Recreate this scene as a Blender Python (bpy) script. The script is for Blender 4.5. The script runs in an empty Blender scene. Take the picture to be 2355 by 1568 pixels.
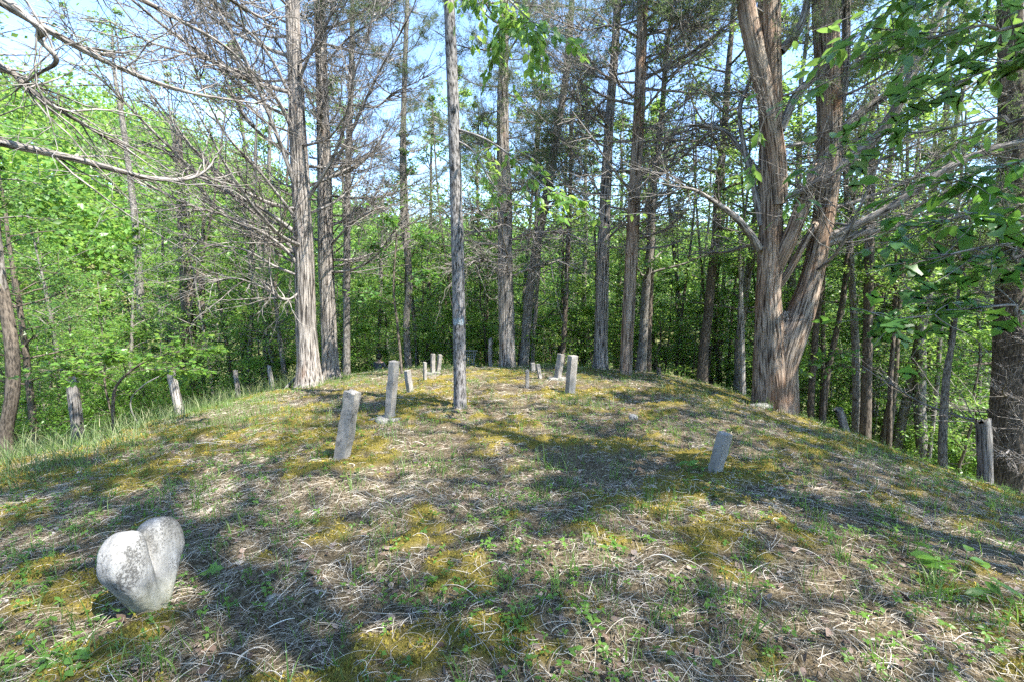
import bpy, math
import numpy as np
from mathutils import Vector

# ------------------------------------------------------------------ camera, sky, sun, exposure
SC = bpy.context.scene
COL = SC.collection
CAM_Z = 1.6
PITCH = math.radians(7.0)
cam_d = bpy.data.cameras.new("camera")
cam_d.sensor_width = 36.0
cam_d.lens = 16.0
cam_d.clip_start = 0.05
cam_d.clip_end = 2000
cam = bpy.data.objects.new("camera", cam_d)
COL.objects.link(cam)
cam.location = (0, 0, CAM_Z)
cam.rotation_euler = (math.pi / 2 - PITCH, 0, 0)
SC.camera = cam

SUN_EL, SUN_AZ = math.radians(56), math.radians(126)      # azimuth clockwise from +Y
world = bpy.data.worlds.new("World")
SC.world = world
world.use_nodes = True
nt = world.node_tree
for n in list(nt.nodes):
    nt.nodes.remove(n)
wo = nt.nodes.new("ShaderNodeOutputWorld")
bg = nt.nodes.new("ShaderNodeBackground")
sky = nt.nodes.new("ShaderNodeTexSky")
sky.sky_type = 'NISHITA'
sky.sun_disc = False
sky.sun_elevation = SUN_EL
sky.sun_rotation = SUN_AZ
sky.air_density = 1.0
sky.dust_density = 0.1
sky.ozone_density = 4.0
tc = nt.nodes.new("ShaderNodeTexCoord")
cn = nt.nodes.new("ShaderNodeTexNoise")
cn.inputs["Scale"].default_value = 3.2
cn.inputs["Detail"].default_value = 6
cn.inputs["Roughness"].default_value = 0.6
mp = nt.nodes.new("ShaderNodeMapping")
mp.inputs["Scale"].default_value = (1, 1, 2.2)
mp.inputs["Location"].default_value = (0.35, 0.1, 0.2)
cr = nt.nodes.new("ShaderNodeValToRGB")
cr.color_ramp.elements[0].position = 0.64
cr.color_ramp.elements[1].position = 0.82
mx = nt.nodes.new("ShaderNodeMix")
mx.data_type = 'RGBA'
nt.links.new(tc.outputs["Generated"], mp.inputs[0])
nt.links.new(mp.outputs[0], cn.inputs["Vector"])
nt.links.new(cn.outputs["Fac"], cr.inputs[0])
nt.links.new(cr.outputs[0], mx.inputs[0])
nt.links.new(sky.outputs[0], mx.inputs[6])
mx.inputs[7].default_value = (7.5, 7.8, 8.4, 1)
nt.links.new(mx.outputs[2], bg.inputs[0])
bg.inputs[1].default_value = 0.15
nt.links.new(bg.outputs[0], wo.inputs[0])

sun_d = bpy.data.lights.new("sun", 'SUN')
sun_d.energy = 4.6
sun_d.angle = math.radians(0.53)
sun_d.color = (1.0, 0.95, 0.86)
sun = bpy.data.objects.new("sun", sun_d)
COL.objects.link(sun)
to_sun = Vector((math.cos(SUN_EL) * math.sin(SUN_AZ), math.cos(SUN_EL) * math.cos(SUN_AZ), math.sin(SUN_EL)))
sun.rotation_euler = to_sun.to_track_quat('Z', 'Y').to_euler()
sun.location = to_sun * 60

SC.view_settings.view_transform = 'Standard'
SC.view_settings.look = 'None'
SC.view_settings.exposure = 2.15
SC.view_settings.gamma = 1.0
SC.cycles.use_denoising = False
SC.cycles.adaptive_threshold = 0.02
SC.cycles.max_bounces = 7
SC.cycles.diffuse_bounces = 5
SC.cycles.glossy_bounces = 2
SC.cycles.transmission_bounces = 4
SC.cycles.transparent_max_bounces = 4

# ------------------------------------------------------------------ helpers
FPX, PCX, PCY = 1046.0, 1177.0, 784.0
cP, sP = math.cos(PITCH), math.sin(PITCH)


def PX(px, py, t):
    """the point at forward distance t metres seen at the photo position (px, py) of a 2354 wide view"""
    u = (px - PCX) / FPX
    w = (py - PCY) / FPX
    yd = cP - w * sP
    zd = -sP - w * cP
    return np.array([u / yd * t, t, CAM_Z + zd / yd * t])


def hsh(ix, iy, iz, seed):
    return np.modf(np.abs(np.sin(ix * 127.1 + iy * 311.7 + iz * 74.7 + seed * 53.3) * 43758.5453))[0]


def vn3(x, y, z, seed=0):
    x, y, z = np.broadcast_arrays(np.asarray(x, float), np.asarray(y, float), np.asarray(z, float))
    ix, iy, iz = np.floor(x), np.floor(y), np.floor(z)
    fx, fy, fz = x - ix, y - iy, z - iz
    fx, fy, fz = [f * f * (3 - 2 * f) for f in (fx, fy, fz)]
    r = 0
    for a in (0, 1):
        for b in (0, 1):
            for c in (0, 1):
                wgt = (fx if a else 1 - fx) * (fy if b else 1 - fy) * (fz if c else 1 - fz)
                r = r + wgt * hsh(ix + a, iy + b, iz + c, seed)
    return r


def vn2(x, y, seed=0):
    return vn3(x, y, 0.0 * np.asarray(x, float), seed)


def fbm2(x, y, seed=0, o=4):
    r, a, tot = 0, 1.0, 0
    for k in range(o):
        r = r + a * vn2(x * 2 ** k, y * 2 ** k, seed + k)
        tot += a
        a *= 0.5
    return r / tot


def sst(a, b, x):
    t = np.clip((x - a) / (b - a), 0, 1)
    return t * t * (3 - 2 * t)


def _cub(x, c, smax):
    xs = math.sqrt(smax / 3.0) / np.sqrt(c)
    return np.where(x < xs, c * x ** 3, c * xs ** 3 + smax * (x - xs))


def H0(x, y):
    x = np.asarray(x, float)
    y = np.asarray(y, float)
    d = 0.054 * np.clip(y, -2, 40)
    xr = np.clip(x, 0, None)
    xl = np.clip(-x, 0, None)
    d = d + _cub(xr, 0.00295 + 0 * x, 0.55)
    cl = np.clip(0.0016 + 0.0001 * (y - 6.7), 0.0013, 0.0023)
    d = d + _cub(xl, cl, 0.42)
    ye = np.clip(y - 12, 0, None)
    d = d + np.where(ye < 6.5, 0.045 * ye ** 2, 0.045 * 42.25 + 0.585 * (ye - 6.5))
    z = -d
    fl = -8.0
    z = np.where(z < fl + 2.5, fl + 2.5 * np.exp(np.clip((z - fl - 2.5) / 2.5, -50, 0)), z)
    r = np.hypot(x, y)
    th = np.arctan2(x, np.where(np.abs(y) < 1e-6, 1e-6, y))
    amp = 7 + 21 * sst(-0.15, -0.75, th) - 4 * sst(0.0, 0.8, th)
    z = z + sst(32, 115, r) * amp
    return z


def H(x, y):
    r = np.hypot(x, y)
    m = np.exp(-(r / 40) ** 2)
    return H0(x, y) + m * (0.10 * (fbm2(np.asarray(x) * 0.9, np.asarray(y) * 0.9, 3, 3) - 0.5) + 0.05 * (vn2(np.asarray(x) * 4.3, np.asarray(y) * 4.3, 8) - 0.5))


def moss_f(x, y):
    n = fbm2(np.asarray(x) * 1.1, np.asarray(y) * 1.3, 21, 4)
    n2 = fbm2(np.asarray(x) * 4.3, np.asarray(y) * 4.3, 33, 3)
    n3 = vn2(np.asarray(x) * 13.0, np.asarray(y) * 13.0, 39)
    return sst(0.525, 0.69, n + 0.75 * (n2 - 0.5) + 0.22 * (n3 - 0.5)) * 0.92


def hit(px, py):
    """where the line of sight through (px, py) meets the ground"""
    t = np.arange(1.0, 40, 0.01)
    a = PX(px, py, 1.0)
    x = a[0] * t
    z = CAM_Z + (a[2] - CAM_Z) * t
    below = np.nonzero(z < H(x, t))[0]
    k = below[0] if len(below) else len(t) - 1
    return np.array([x[k], t[k], float(H(x[k], t[k]))])


def unit(v):
    return v / np.maximum(np.linalg.norm(v, axis=-1, keepdims=True), 1e-9)


class MB:
    def __init__(s):
        s.v, s.t, s.q, s.bk, s.ti, s.n = [], [], [], [], [], 0

    def add(s, v, tris=None, quads=None, bk=None, tint=None):
        v = np.asarray(v, float).reshape(-1, 3)
        if tris is not None and len(tris):
            s.t.append(np.asarray(tris).reshape(-1, 3) + s.n)
        if quads is not None and len(quads):
            s.q.append(np.asarray(quads).reshape(-1, 4) + s.n)
        s.v.append(v)
        s.bk.append(np.zeros_like(v) if bk is None else np.asarray(bk, float).reshape(-1, 3))
        s.ti.append(np.full(len(v), 0.5) if tint is None else np.asarray(tint, float).reshape(-1))
        s.n += len(v)

    def mesh(s, name, mat, flat=False):
        v = np.concatenate(s.v)
        t = np.concatenate(s.t) if s.t else np.zeros((0, 3), int)
        q = np.concatenate(s.q) if s.q else np.zeros((0, 4), int)
        me = bpy.data.meshes.new(name)
        me.vertices.add(len(v))
        me.vertices.foreach_set("co", v.astype(np.float32).ravel())
        loops = np.concatenate([t.ravel(), q.ravel()]).astype(np.int32)
        me.loops.add(len(loops))
        me.loops.foreach_set("vertex_index", loops)
        st = np.concatenate([np.arange(len(t)) * 3, len(t) * 3 + np.arange(len(q)) * 4]).astype(np.int32)
        me.polygons.add(len(st))
        me.polygons.foreach_set("loop_start", st)
        a = me.attributes.new("bk", 'FLOAT_VECTOR', 'POINT')
        a.data.foreach_set("vector", np.concatenate(s.bk).astype(np.float32).ravel())
        a = me.attributes.new("tint", 'FLOAT', 'POINT')
        a.data.foreach_set("value", np.concatenate(s.ti).astype(np.float32))
        me.update(calc_edges=True)
        if flat:
            me.shade_flat()
        me.materials.append(mat)
        return me

    def build(s, name, mat, parent=None, flat=False, loc=None):
        return link(name, s.mesh(name, mat, flat), parent, loc)


def link(name, data, parent=None, loc=None):
    o = bpy.data.objects.new(name, data)
    COL.objects.link(o)
    if parent is not None:
        o.parent = parent
    if loc is not None:
        o.location = [float(c) for c in loc]
    return o


def tag(o, label=None, cat=None, group=None, kind=None):
    if label:
        o["label"] = label
    if cat:
        o["category"] = cat
    if group:
        o["group"] = group
    if kind:
        o["kind"] = kind
    return o


def empty(name, loc, label, cat, group=None):
    o = link(name, None, None, loc)
    o.empty_display_size = 0.2
    return tag(o, label, cat, group)


def tubes(mb, P, R, S, tint=None, bump=0.0, seed=0, cap=True, flare=None):
    """a batch of N tubes with K rings of S sides"""
    P = np.asarray(P, float)
    R = np.asarray(R, float)
    N, K, _ = P.shape
    T = np.gradient(P, axis=1)
    T = unit(T)
    D = unit(P[:, -1] - P[:, 0])
    ref = np.where(np.abs(D[:, 2:3]) > 0.75, np.array([[0.0, 1.0, 0.0]]), np.array([[0.0, 0.0, 1.0]]))
    A = unit(np.cross(T, ref[:, None, :]))
    B = np.cross(T, A)
    th = np.linspace(0, 2 * math.pi, S, endpoint=False)
    c, s_ = np.cos(th), np.sin(th)
    seg = np.linalg.norm(np.diff(P, axis=1), axis=2)
    L = np.concatenate([np.zeros((N, 1)), np.cumsum(seg, 1)], 1)
    RR = np.repeat(R[:, :, None], S, 2)
    if bump:
        k = 1.0 / np.maximum(R[:, :1, None].mean(), 0.02)
        zz = L[:, :, None] + 0 * RR
        cc, ss = c[None, None] + 0 * RR, s_[None, None] + 0 * RR
        n1 = vn3(cc * 1.3 + 5, ss * 1.3 + 5, zz * 0.6, seed) - 0.5
        n2 = vn3(cc * 4 + 9, ss * 4 + 9, zz * 0.9, seed + 3) - 0.5
        n3 = vn3(cc * 9 + 9, ss * 9 + 9, zz * 2.5, seed + 5) - 0.5
        n4 = 1 - np.abs(2 * vn3(cc * 6 + 2, ss * 6 + 2, zz * 0.5, seed + 9) - 1)
        RR = RR * (1 + bump * (0.9 * n1 + 0.55 * n2 + 0.34 * n3 + 0.16 * (n4 - 0.5)))
    if flare is not None:
        lob = 0.55 + 0.9 * vn3(c * 1.6 + 3, s_ * 1.6 + 3, 0 * c, seed + 11)
        RR = RR * (1 + flare[0] * np.exp(-L[:, :, None] / flare[1]) * lob[None, None])
    V = P[:, :, None, :] + RR[..., None] * (c[None, None, :, None] * A[:, :, None, :] + s_[None, None, :, None] * B[:, :, None, :])
    bk = np.stack([RR * c, RR * s_, np.repeat(L[:, :, None], S, 2)], -1)
    bk = bk + (np.arange(N) * 3.7 % 17)[:, None, None, None]
    base = (np.arange(N) * K * S)[:, None, None] + (np.arange(K - 1) * S)[None, :, None]
    j = np.arange(S)
    j2 = (j + 1) % S
    q = np.stack([base + j, base + j2, base + S + j2, base + S + j], -1).reshape(-1, 4)
    tv = None if tint is None else np.repeat(np.asarray(tint, float), K * S)
    tris = None
    if cap and S > 4:
        e = (np.arange(N) * K * S)[:, None] + (K - 1) * S
        tris = np.stack([e + 0 * j[None, 1:-1], e + j[None, 1:-1], e + j[None, 2:]], -1).reshape(-1, 3)
    mb.add(V.reshape(-1, 3), tris, q, bk.reshape(-1, 3), tv)


def rand_dir(rng, n):
    return unit(rng.normal(size=(n, 3)))


def twigs(rng, start, d, L, K, bend, wob):
    s = np.linspace(0, 1, K)[None, :, None]
    P = start[:, None] + d[:, None] * L[:, None, None] * s + bend[:, None] * L[:, None, None] * s ** 2
    w = np.cumsum(rng.normal(size=(len(start), K, 3)), 1) * wob * L[:, None, None] / K ** 0.5
    w -= w[:, :1]
    return P + w


def smooth_path(pts, rad, n):
    """Catmull-Rom through pts with radii"""
    pts = np.asarray(pts, float)
    rad = np.asarray(rad, float)
    m = len(pts)
    X = np.concatenate([pts, rad[:, None]], 1)
    X = np.concatenate([2 * X[:1] - X[1:2], X, 2 * X[-1:] - X[-2:-1]])
    out = []
    for g in np.linspace(0, m - 1 - 1e-6, n):
        i = int(g)
        f = g - i
        a, b, c, d = X[i], X[i + 1], X[i + 2], X[i + 3]
        out.append(0.5 * (2 * b + (c - a) * f + (2 * a - 5 * b + 4 * c - d) * f * f + (3 * b - a - 3 * c + d) * f ** 3))
    out = np.array(out)
    return out[:, :3], np.maximum(out[:, 3], 0.004)


def poly_leaf(half, lift=0.08, droop=0.10):
    """template from one half outline [(x, y)...] starting at base and ending at tip, folded at the midrib"""
    n = len(half)
    up = [(x, y, lift * y * 2 - droop * x * x) for x, y in half]
    dn = [(x, -y, lift * y * 2 - droop * x * x) for x, y in half[1:-1]]
    mid = [(x, 0, -droop * x * x) for x, y in half[1:-1]]
    V = up + dn + mid
    nu = n
    u = list(range(n))
    d = [0] + list(range(n, n + n - 2)) + [n - 1]
    m = [0] + list(range(n + n - 2, n + 2 * (n - 2))) + [n - 1]
    T = []
    for i in range(n - 1):
        for (a, flip) in ((u, False), (d, True)):
            quad = [m[i], m[i + 1], a[i + 1], a[i]]
            if flip:
                quad = quad[::-1]
            q = []
            for k in quad:
                if k not in q:
                    q.append(k)
            if len(q) >= 3:
                T.append((q[0], q[1], q[2]))
            if len(q) == 4:
                T.append((q[0], q[2], q[3]))
    return np.array(V), np.array(T)


LEAF4 = (np.array([(0, 0, 0), (.45, .31, .07), (1, 0, -.06), (.45, -.31, .07)]), np.array([(0, 2, 1), (0, 3, 2)]))
OVATE = poly_leaf([(0, 0), (.15, .2), (.4, .31), (.7, .22), (1, 0)], 0.1, 0.12)
LONGL = poly_leaf([(0, 0), (.2, .15), (.5, .23), (.8, .14), (1, 0)], 0.1, 0.2)
LOBED = poly_leaf([(0, 0), (.28, .13), (.52, .46), (.66, .42), (.55, .14), (.8, .2), (1, 0)], 0.06, 0.15)
MAPLE = poly_leaf([(0, 0), (.02, .22), (-.05, .38), (.2, .36), (.32, .62), (.45, .42), (.52, .2), (.72, .3), (.78, .16), (1, 0)], 0.05, 0.1)


def leaves(mb, rng, P, d, nrm, size, shape=LEAF4, tint=None):
    V, T = shape
    n = len(P)
    d = unit(d)
    nrm = unit(nrm - d * (nrm * d).sum(-1, keepdims=True))
    sd = np.cross(nrm, d)
    size = np.asarray(size, float)
    asp = rng.uniform(0.8, 1.15, n)
    W = P[:, None] + size[:, None, None] * (V[None, :, 0:1] * d[:, None] + asp[:, None, None] * V[None, :, 1:2] * sd[:, None] + V[None, :, 2:3] * nrm[:, None])
    F = (T[None] + (np.arange(n) * len(V))[:, None, None]).reshape(-1, 3)
    if tint is None:
        tint = rng.uniform(0, 1, n)
    mb.add(W.reshape(-1, 3), F, None, None, np.repeat(tint, len(V)))


# ------------------------------------------------------------------ materials
def new_mat(name):
    m = bpy.data.materials.new(name)
    m.use_nodes = True
    t = m.node_tree
    for n in list(t.nodes):
        t.nodes.remove(n)
    o = t.nodes.new("ShaderNodeOutputMaterial")
    return m, t, o


def ramp(t, src, stops):
    r = t.nodes.new("ShaderNodeValToRGB")
    e = r.color_ramp.elements
    while len(e) < len(stops):
        e.new(0.5)
    for k, (p, c) in enumerate(stops):
        e[k].position = p
        e[k].color = (c[0], c[1], c[2], 1)
    t.links.new(src, r.inputs[0])
    return r.outputs[0]


def noise(t, vec, scale, detail=4, rough=0.55, sc=None):
    n = t.nodes.new("ShaderNodeTexNoise")
    n.inputs["Scale"].default_value = scale
    n.inputs["Detail"].default_value = detail
    n.inputs["Roughness"].default_value = rough
    if vec is not None:
        if sc:
            m = t.nodes.new("ShaderNodeMapping")
            m.inputs["Scale"].default_value = sc
            t.links.new(vec, m.inputs[0])
            vec = m.outputs[0]
        t.links.new(vec, n.inputs["Vector"])
    return n.outputs["Fac"]


def mixc(t, fac, a, b, mode='MIX'):
    m = t.nodes.new("ShaderNodeMix")
    m.data_type = 'RGBA'
    m.blend_type = mode
    for s, i in ((fac, 0), (a, 6), (b, 7)):
        if isinstance(s, (int, float)):
            m.inputs[i].default_value = s
        elif isinstance(s, tuple):
            m.inputs[i].default_value = (*s, 1)
        else:
            t.links.new(s, m.inputs[i])
    return m.outputs[2]


def principled(t, o, col, rough=0.8, spec=0.3, bump=None, bstr=0.5, bdist=0.01):
    p = t.nodes.new("ShaderNodeBsdfPrincipled")
    if isinstance(col, tuple):
        p.inputs["Base Color"].default_value = (*col, 1)
    else:
        t.links.new(col, p.inputs["Base Color"])
    p.inputs["Roughness"].default_value = rough
    p.inputs["Specular IOR Level"].default_value = spec
    if bump is not None:
        b = t.nodes.new("ShaderNodeBump")
        b.inputs["Strength"].default_value = bstr
        b.inputs["Distance"].default_value = bdist
        t.links.new(bump, b.inputs["Height"])
        t.links.new(b.outputs[0], p.inputs["Normal"])
    t.links.new(p.outputs[0], o.inputs[0])
    return p


def attr(t, name, out="Vector"):
    a = t.nodes.new("ShaderNodeAttribute")
    a.attribute_name = name
    return a.outputs[out]


def bark(name, light, dark, red=None, redpos=0.62, fine=28, stretch=0.10, bstr=0.9, bdist=0.02, lichen=None):
    m, t, o = new_mat(name)
    v = attr(t, "bk")
    f = noise(t, v, fine, 5, 0.62, (1, 1, stretch))
    c = ramp(t, f, [(0.38, dark), (0.47, tuple(0.45 * (a + b) for a, b in zip(light, dark))), (0.58, light)])
    if red:
        rn = noise(t, v, 2.6, 3, 0.6, (1, 1, 0.35))
        rm = ramp(t, rn, [(redpos - 0.08, (0, 0, 0)), (redpos + 0.18, (0.9, 0.9, 0.9))])
        rc = ramp(t, f, [(0.35, tuple(0.3 * k for k in red)), (0.6, red)])
        c = mixc(t, rm, c, rc)
    if lichen:
        ln = noise(t, v, 9, 4, 0.7)
        lm = ramp(t, ln, [(0.60, (0, 0, 0)), (0.66, (0.8, 0.8, 0.8))])
        c = mixc(t, lm, c, lichen)
    big = noise(t, v, 1.1, 2, 0.5)
    c = mixc(t, 1.0, c, ramp(t, big, [(0.3, (0.75, 0.75, 0.75)), (0.7, (1.15, 1.12, 1.1))]), 'MULTIPLY')
    principled(t, o, c, 0.9, 0.15, f, bstr, bdist)
    return m


def leaf_mat(name, c0, c1, tr, trans=0.42, rough=0.40, spec=0.45):
    m, t, o = new_mat(name)
    ti = attr(t, "tint", "Fac")
    c = ramp(t, ti, [(0.0, c0), (1.0, c1)])
    tc_ = mixc(t, 1.0, ramp(t, ti, [(0.0, tuple(0.75 * k for k in tr)), (1.0, tr)]), (1, 1, 1), 'MULTIPLY')
    p = t.nodes.new("ShaderNodeBsdfPrincipled")
    t.links.new(c, p.inputs["Base Color"])
    p.inputs["Roughness"].default_value = rough
    p.inputs["Specular IOR Level"].default_value = spec
    tb = t.nodes.new("ShaderNodeBsdfTranslucent")
    t.links.new(tc_, tb.inputs[0])
    x = t.nodes.new("ShaderNodeMixShader")
    x.inputs[0].default_value = trans
    t.links.new(p.outputs[0], x.inputs[1])
    t.links.new(tb.outputs[0], x.inputs[2])
    t.links.new(x.outputs[0], o.inputs[0])
    return m


def tint_mat(name, stops, rough=0.85, spec=0.2, trans=0.0):
    m, t, o = new_mat(name)
    c = ramp(t, attr(t, "tint", "Fac"), stops)
    p = principled(t, o, c, rough, spec)
    if trans:
        tb = t.nodes.new("ShaderNodeBsdfTranslucent")
        t.links.new(c, tb.inputs[0])
        x = t.nodes.new("ShaderNodeMixShader")
        x.inputs[0].default_value = trans
        t.links.new(p.outputs[0], x.inputs[1])
        t.links.new(tb.outputs[0], x.inputs[2])
        t.links.new(x.outputs[0], o.inputs[0])
    return m


M_CEDAR = bark("cedar_bark", (0.33, 0.30, 0.27), (0.018, 0.015, 0.013), (0.22, 0.105, 0.05), 0.66, 34, 0.06, 1.0, 0.03)
M_CEDAR2 = bark("red_cedar_bark", (0.36, 0.295, 0.235), (0.03, 0.02, 0.014), (0.25, 0.135, 0.075), 0.50, 32, 0.055, 1.0, 0.03)
M_LIMB = bark("dead_limb_bark", (0.31, 0.29, 0.27), (0.035, 0.030, 0.026), (0.13, 0.085, 0.055), 0.60, 40, 0.12, 0.9, 0.01)
M_OAK = bark("oak_bark", (0.24, 0.23, 0.225), (0.028, 0.026, 0.024), None, 0.6, 40, 0.28, 1.0, 0.015)
M_GREY = bark("grey_bark", (0.22, 0.205, 0.185), (0.055, 0.05, 0.042), None, 0.6, 34, 0.25, 0.8, 0.012, (0.30, 0.32, 0.27))
M_DARKB = bark("dark_bark", (0.15, 0.125, 0.10), (0.035, 0.03, 0.025), None, 0.6, 34, 0.25, 0.8, 0.012)
M_POST = bark("weathered_wood", (0.25, 0.235, 0.22), (0.035, 0.032, 0.028), None, 0.6, 45, 0.05, 1.0, 0.02, (0.20, 0.22, 0.19))
M_PALEPOST = bark("bleached_wood", (0.42, 0.395, 0.36), (0.05, 0.045, 0.04), None, 0.6, 42, 0.05, 1.0, 0.02)

M_LEAF = leaf_mat("green_leaf", (0.035, 0.090, 0.018), (0.085, 0.175, 0.030), (0.28, 0.46, 0.09))
M_LEAF2 = leaf_mat("light_green_leaf", (0.05, 0.125, 0.018), (0.12, 0.235, 0.034), (0.40, 0.60, 0.11))
M_LEAF3 = leaf_mat("deep_green_leaf", (0.032, 0.095, 0.022), (0.07, 0.165, 0.032), (0.22, 0.44, 0.06))
M_NEEDLE = leaf_mat("cedar_foliage", (0.06, 0.10, 0.04), (0.13, 0.17, 0.08), (0.22, 0.32, 0.10), 0.4, 0.6, 0.3)
M_GRASS = leaf_mat("grass_blade", (0.055, 0.125, 0.02), (0.16, 0.23, 0.06), (0.24, 0.40, 0.06), 0.4, 0.45, 0.4)
M_TALLGRASS = leaf_mat("tall_grass_blade", (0.07, 0.13, 0.035), (0.40, 0.37, 0.22), (0.28, 0.38, 0.12), 0.35, 0.5, 0.35)
M_LITTER = tint_mat("pale_litter", [(0.0, (0.085, 0.066, 0.045)), (0.4, (0.26, 0.215, 0.155)), (1.0, (0.68, 0.62, 0.52))], 0.8, 0.25)
M_DEADLEAF = tint_mat("dead_leaf", [(0.0, (0.06, 0.04, 0.03)), (0.5, (0.17, 0.115, 0.085)), (0.8, (0.31, 0.245, 0.20)), (1.0, (0.42, 0.39, 0.37))], 0.7, 0.3, 0.15)
M_MOSS = tint_mat("moss_tuft", [(0.0, (0.07, 0.085, 0.016)), (0.5, (0.21, 0.175, 0.03)), (1.0, (0.48, 0.36, 0.07))], 0.8, 0.2, 0.25)


def stone_mat(name, light, mid, dark, spots=0.58, streak=True, green=None):
    m, t, o = new_mat(name)
    tcn = t.nodes.new("ShaderNodeTexCoord")
    v = tcn.outputs["Object"]
    a = noise(t, v, 7, 6, 0.65, (1, 1, 0.35) if streak else None)
    c = ramp(t, a, [(0.32, mid), (0.62, light)])
    s1 = noise(t, v, 38, 5, 0.7)
    s2 = noise(t, v, 4, 3, 0.6)
    add = t.nodes.new("ShaderNodeMath")
    add.operation = 'MULTIPLY_ADD'
    t.links.new(s2, add.inputs[0])
    add.inputs[1].default_value = 0.6
    t.links.new(s1, add.inputs[2])
    k = ramp(t, add.outputs[0], [(spots + 0.24, (0, 0, 0)), (spots + 0.33, (1, 1, 1))])
    c = mixc(t, k, c, dark)
    if green:
        g = ramp(t, noise(t, v, 3, 4, 0.6), [(0.56, (0, 0, 0)), (0.72, (0.7, 0.7, 0.7))])
        c = mixc(t, g, c, green)
    principled(t, o, c, 0.85, 0.25, s1, 0.6, 0.006)
    return m


M_STONE = stone_mat("weathered_stone", (0.27, 0.25, 0.225), (0.16, 0.147, 0.13), (0.06, 0.056, 0.05), 0.63, True, (0.14, 0.14, 0.10))
def marble_mat():
    m, t, o = new_mat("stained_marble")
    v = t.nodes.new("ShaderNodeTexCoord").outputs["Object"]
    a = noise(t, v, 9, 6, 0.7, (1, 1, 0.4))
    c = ramp(t, a, [(0.34, (0.09, 0.088, 0.08)), (0.48, (0.19, 0.187, 0.18)), (0.64, (0.30, 0.295, 0.285))])
    sp = noise(t, v, 85, 5, 0.75)
    zone = noise(t, v, 5.5, 3, 0.6)
    mm = t.nodes.new("ShaderNodeMath")
    mm.operation = 'MULTIPLY_ADD'
    t.links.new(zone, mm.inputs[0])
    mm.inputs[1].default_value = 1.1
    t.links.new(sp, mm.inputs[2])
    k = ramp(t, mm.outputs[0], [(0.55, (0, 0, 0)), (0.64, (0.85, 0.85, 0.85))])
    r_ = k.node
    r_.color_ramp.elements[0].position = 0.56 + 0.55
    mm.inputs[1].default_value = 0.8
    r_.color_ramp.elements[0].position = 0.94
    r_.color_ramp.elements[1].position = 1.0
    c = mixc(t, k, c, (0.055, 0.053, 0.05))
    sep = t.nodes.new("ShaderNodeSeparateXYZ")
    t.links.new(v, sep.inputs[0])
    low = ramp(t, sep.outputs[2], [(0.02, (0.75, 0.75, 0.75)), (0.20, (0, 0, 0))])
    c = mixc(t, low, c, (0.27, 0.25, 0.15))
    principled(t, o, c, 0.85, 0.25, sp, 0.7, 0.006)
    return m


M_ROCK = stone_mat("field_stone", (0.26, 0.25, 0.23), (0.14, 0.13, 0.12), (0.06, 0.056, 0.05), 0.58, False)


M_MARBLE = marble_mat()


def ground_mat():
    m, t, o = new_mat("forest_floor")
    tcn = t.nodes.new("ShaderNodeTexCoord")
    v = tcn.outputs["Object"]
    n1 = noise(t, v, 3.0, 6, 0.65)
    n2 = noise(t, v, 45, 5, 0.7)
    n3 = noise(t, v, 130, 3, 0.7)
    soil = ramp(t, n2, [(0.38, (0.032, 0.025, 0.014)), (0.5, (0.10, 0.080, 0.050)), (0.62, (0.25, 0.205, 0.14))])
    soil = mixc(t, ramp(t, n1, [(0.40, (0, 0, 0)), (0.65, (0.6, 0.6, 0.6))]), soil, (0.13, 0.095, 0.055))
    moss = ramp(t, n3, [(0.3, (0.06, 0.06, 0.012)), (0.5, (0.16, 0.13, 0.026)), (0.7, (0.28, 0.21, 0.05))])
    c = mixc(t, attr(t, "moss", "Fac"), soil, moss)
    wd = ramp(t, n2, [(0.35, (0.05, 0.06, 0.02)), (0.62, (0.19, 0.19, 0.09))])
    c = mixc(t, attr(t, "woods", "Fac"), c, wd)
    add = t.nodes.new("ShaderNodeMath")
    add.operation = 'ADD'
    t.links.new(n2, add.inputs[0])
    t.links.new(n3, add.inputs[1])
    principled(t, o, c, 0.95, 0.1, add.outputs[0], 0.9, 0.02)
    return m


# ------------------------------------------------------------------ ground
def axis(dense_lo, dense_hi, step, far, g=1.13):
    c = list(np.arange(dense_lo, dense_hi + 1e-6, step))
    s = step
    while c[-1] < far:
        s *= g
        c.append(c[-1] + s)
    s = step
    while c[0] > -far:
        s *= g
        c.insert(0, c[0] - s)
    return np.array(c)


gx = axis(-7.5, 8.5, 0.06, 420)
gy = axis(0.6, 13.5, 0.06, 420)
GX, GY = np.meshgrid(gx, gy)
GZ = H(GX, GY)
mb = MB()
nx, ny = len(gx), len(gy)
idx = np.arange(nx * ny).reshape(ny, nx)
Q = np.stack([idx[:-1, :-1], idx[:-1, 1:], idx[1:, 1:], idx[1:, :-1]], -1).reshape(-1, 4)
MO = moss_f(GX, GY)
GZ = GZ + MO * (0.012 + 0.045 * (vn2(GX * 7, GY * 7, 5)) * 1.0)
mb.add(np.stack([GX, GY, GZ], -1), None, Q)
ground = mb.build("ground", ground_mat())
a = ground.data.attributes.new("moss", 'FLOAT', 'POINT')
a.data.foreach_set("value", MO.astype(np.float32).ravel())
edge = np.maximum(sst(7.0, 11.0, np.abs(GX)), sst(12.5, 15, GY))
a = ground.data.attributes.new("woods", 'FLOAT', 'POINT')
a.data.foreach_set("value", edge.astype(np.float32).ravel())
tag(ground, None, None, None, "structure")

# ------------------------------------------------------------------ ground cover (uncountable)
rng = np.random.default_rng(11)


def scatter(n, tmax, tmin=0.9, umax=1.45, near=1.0):
    """points of the mound in view, denser close to the viewer"""
    t = tmin + (tmax - tmin) * rng.uniform(0, 1, n) ** near
    x = rng.uniform(-umax, umax, n) * (t + 0.4)
    k = (np.abs(x) < 10.5)
    return x[k], t[k]


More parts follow.
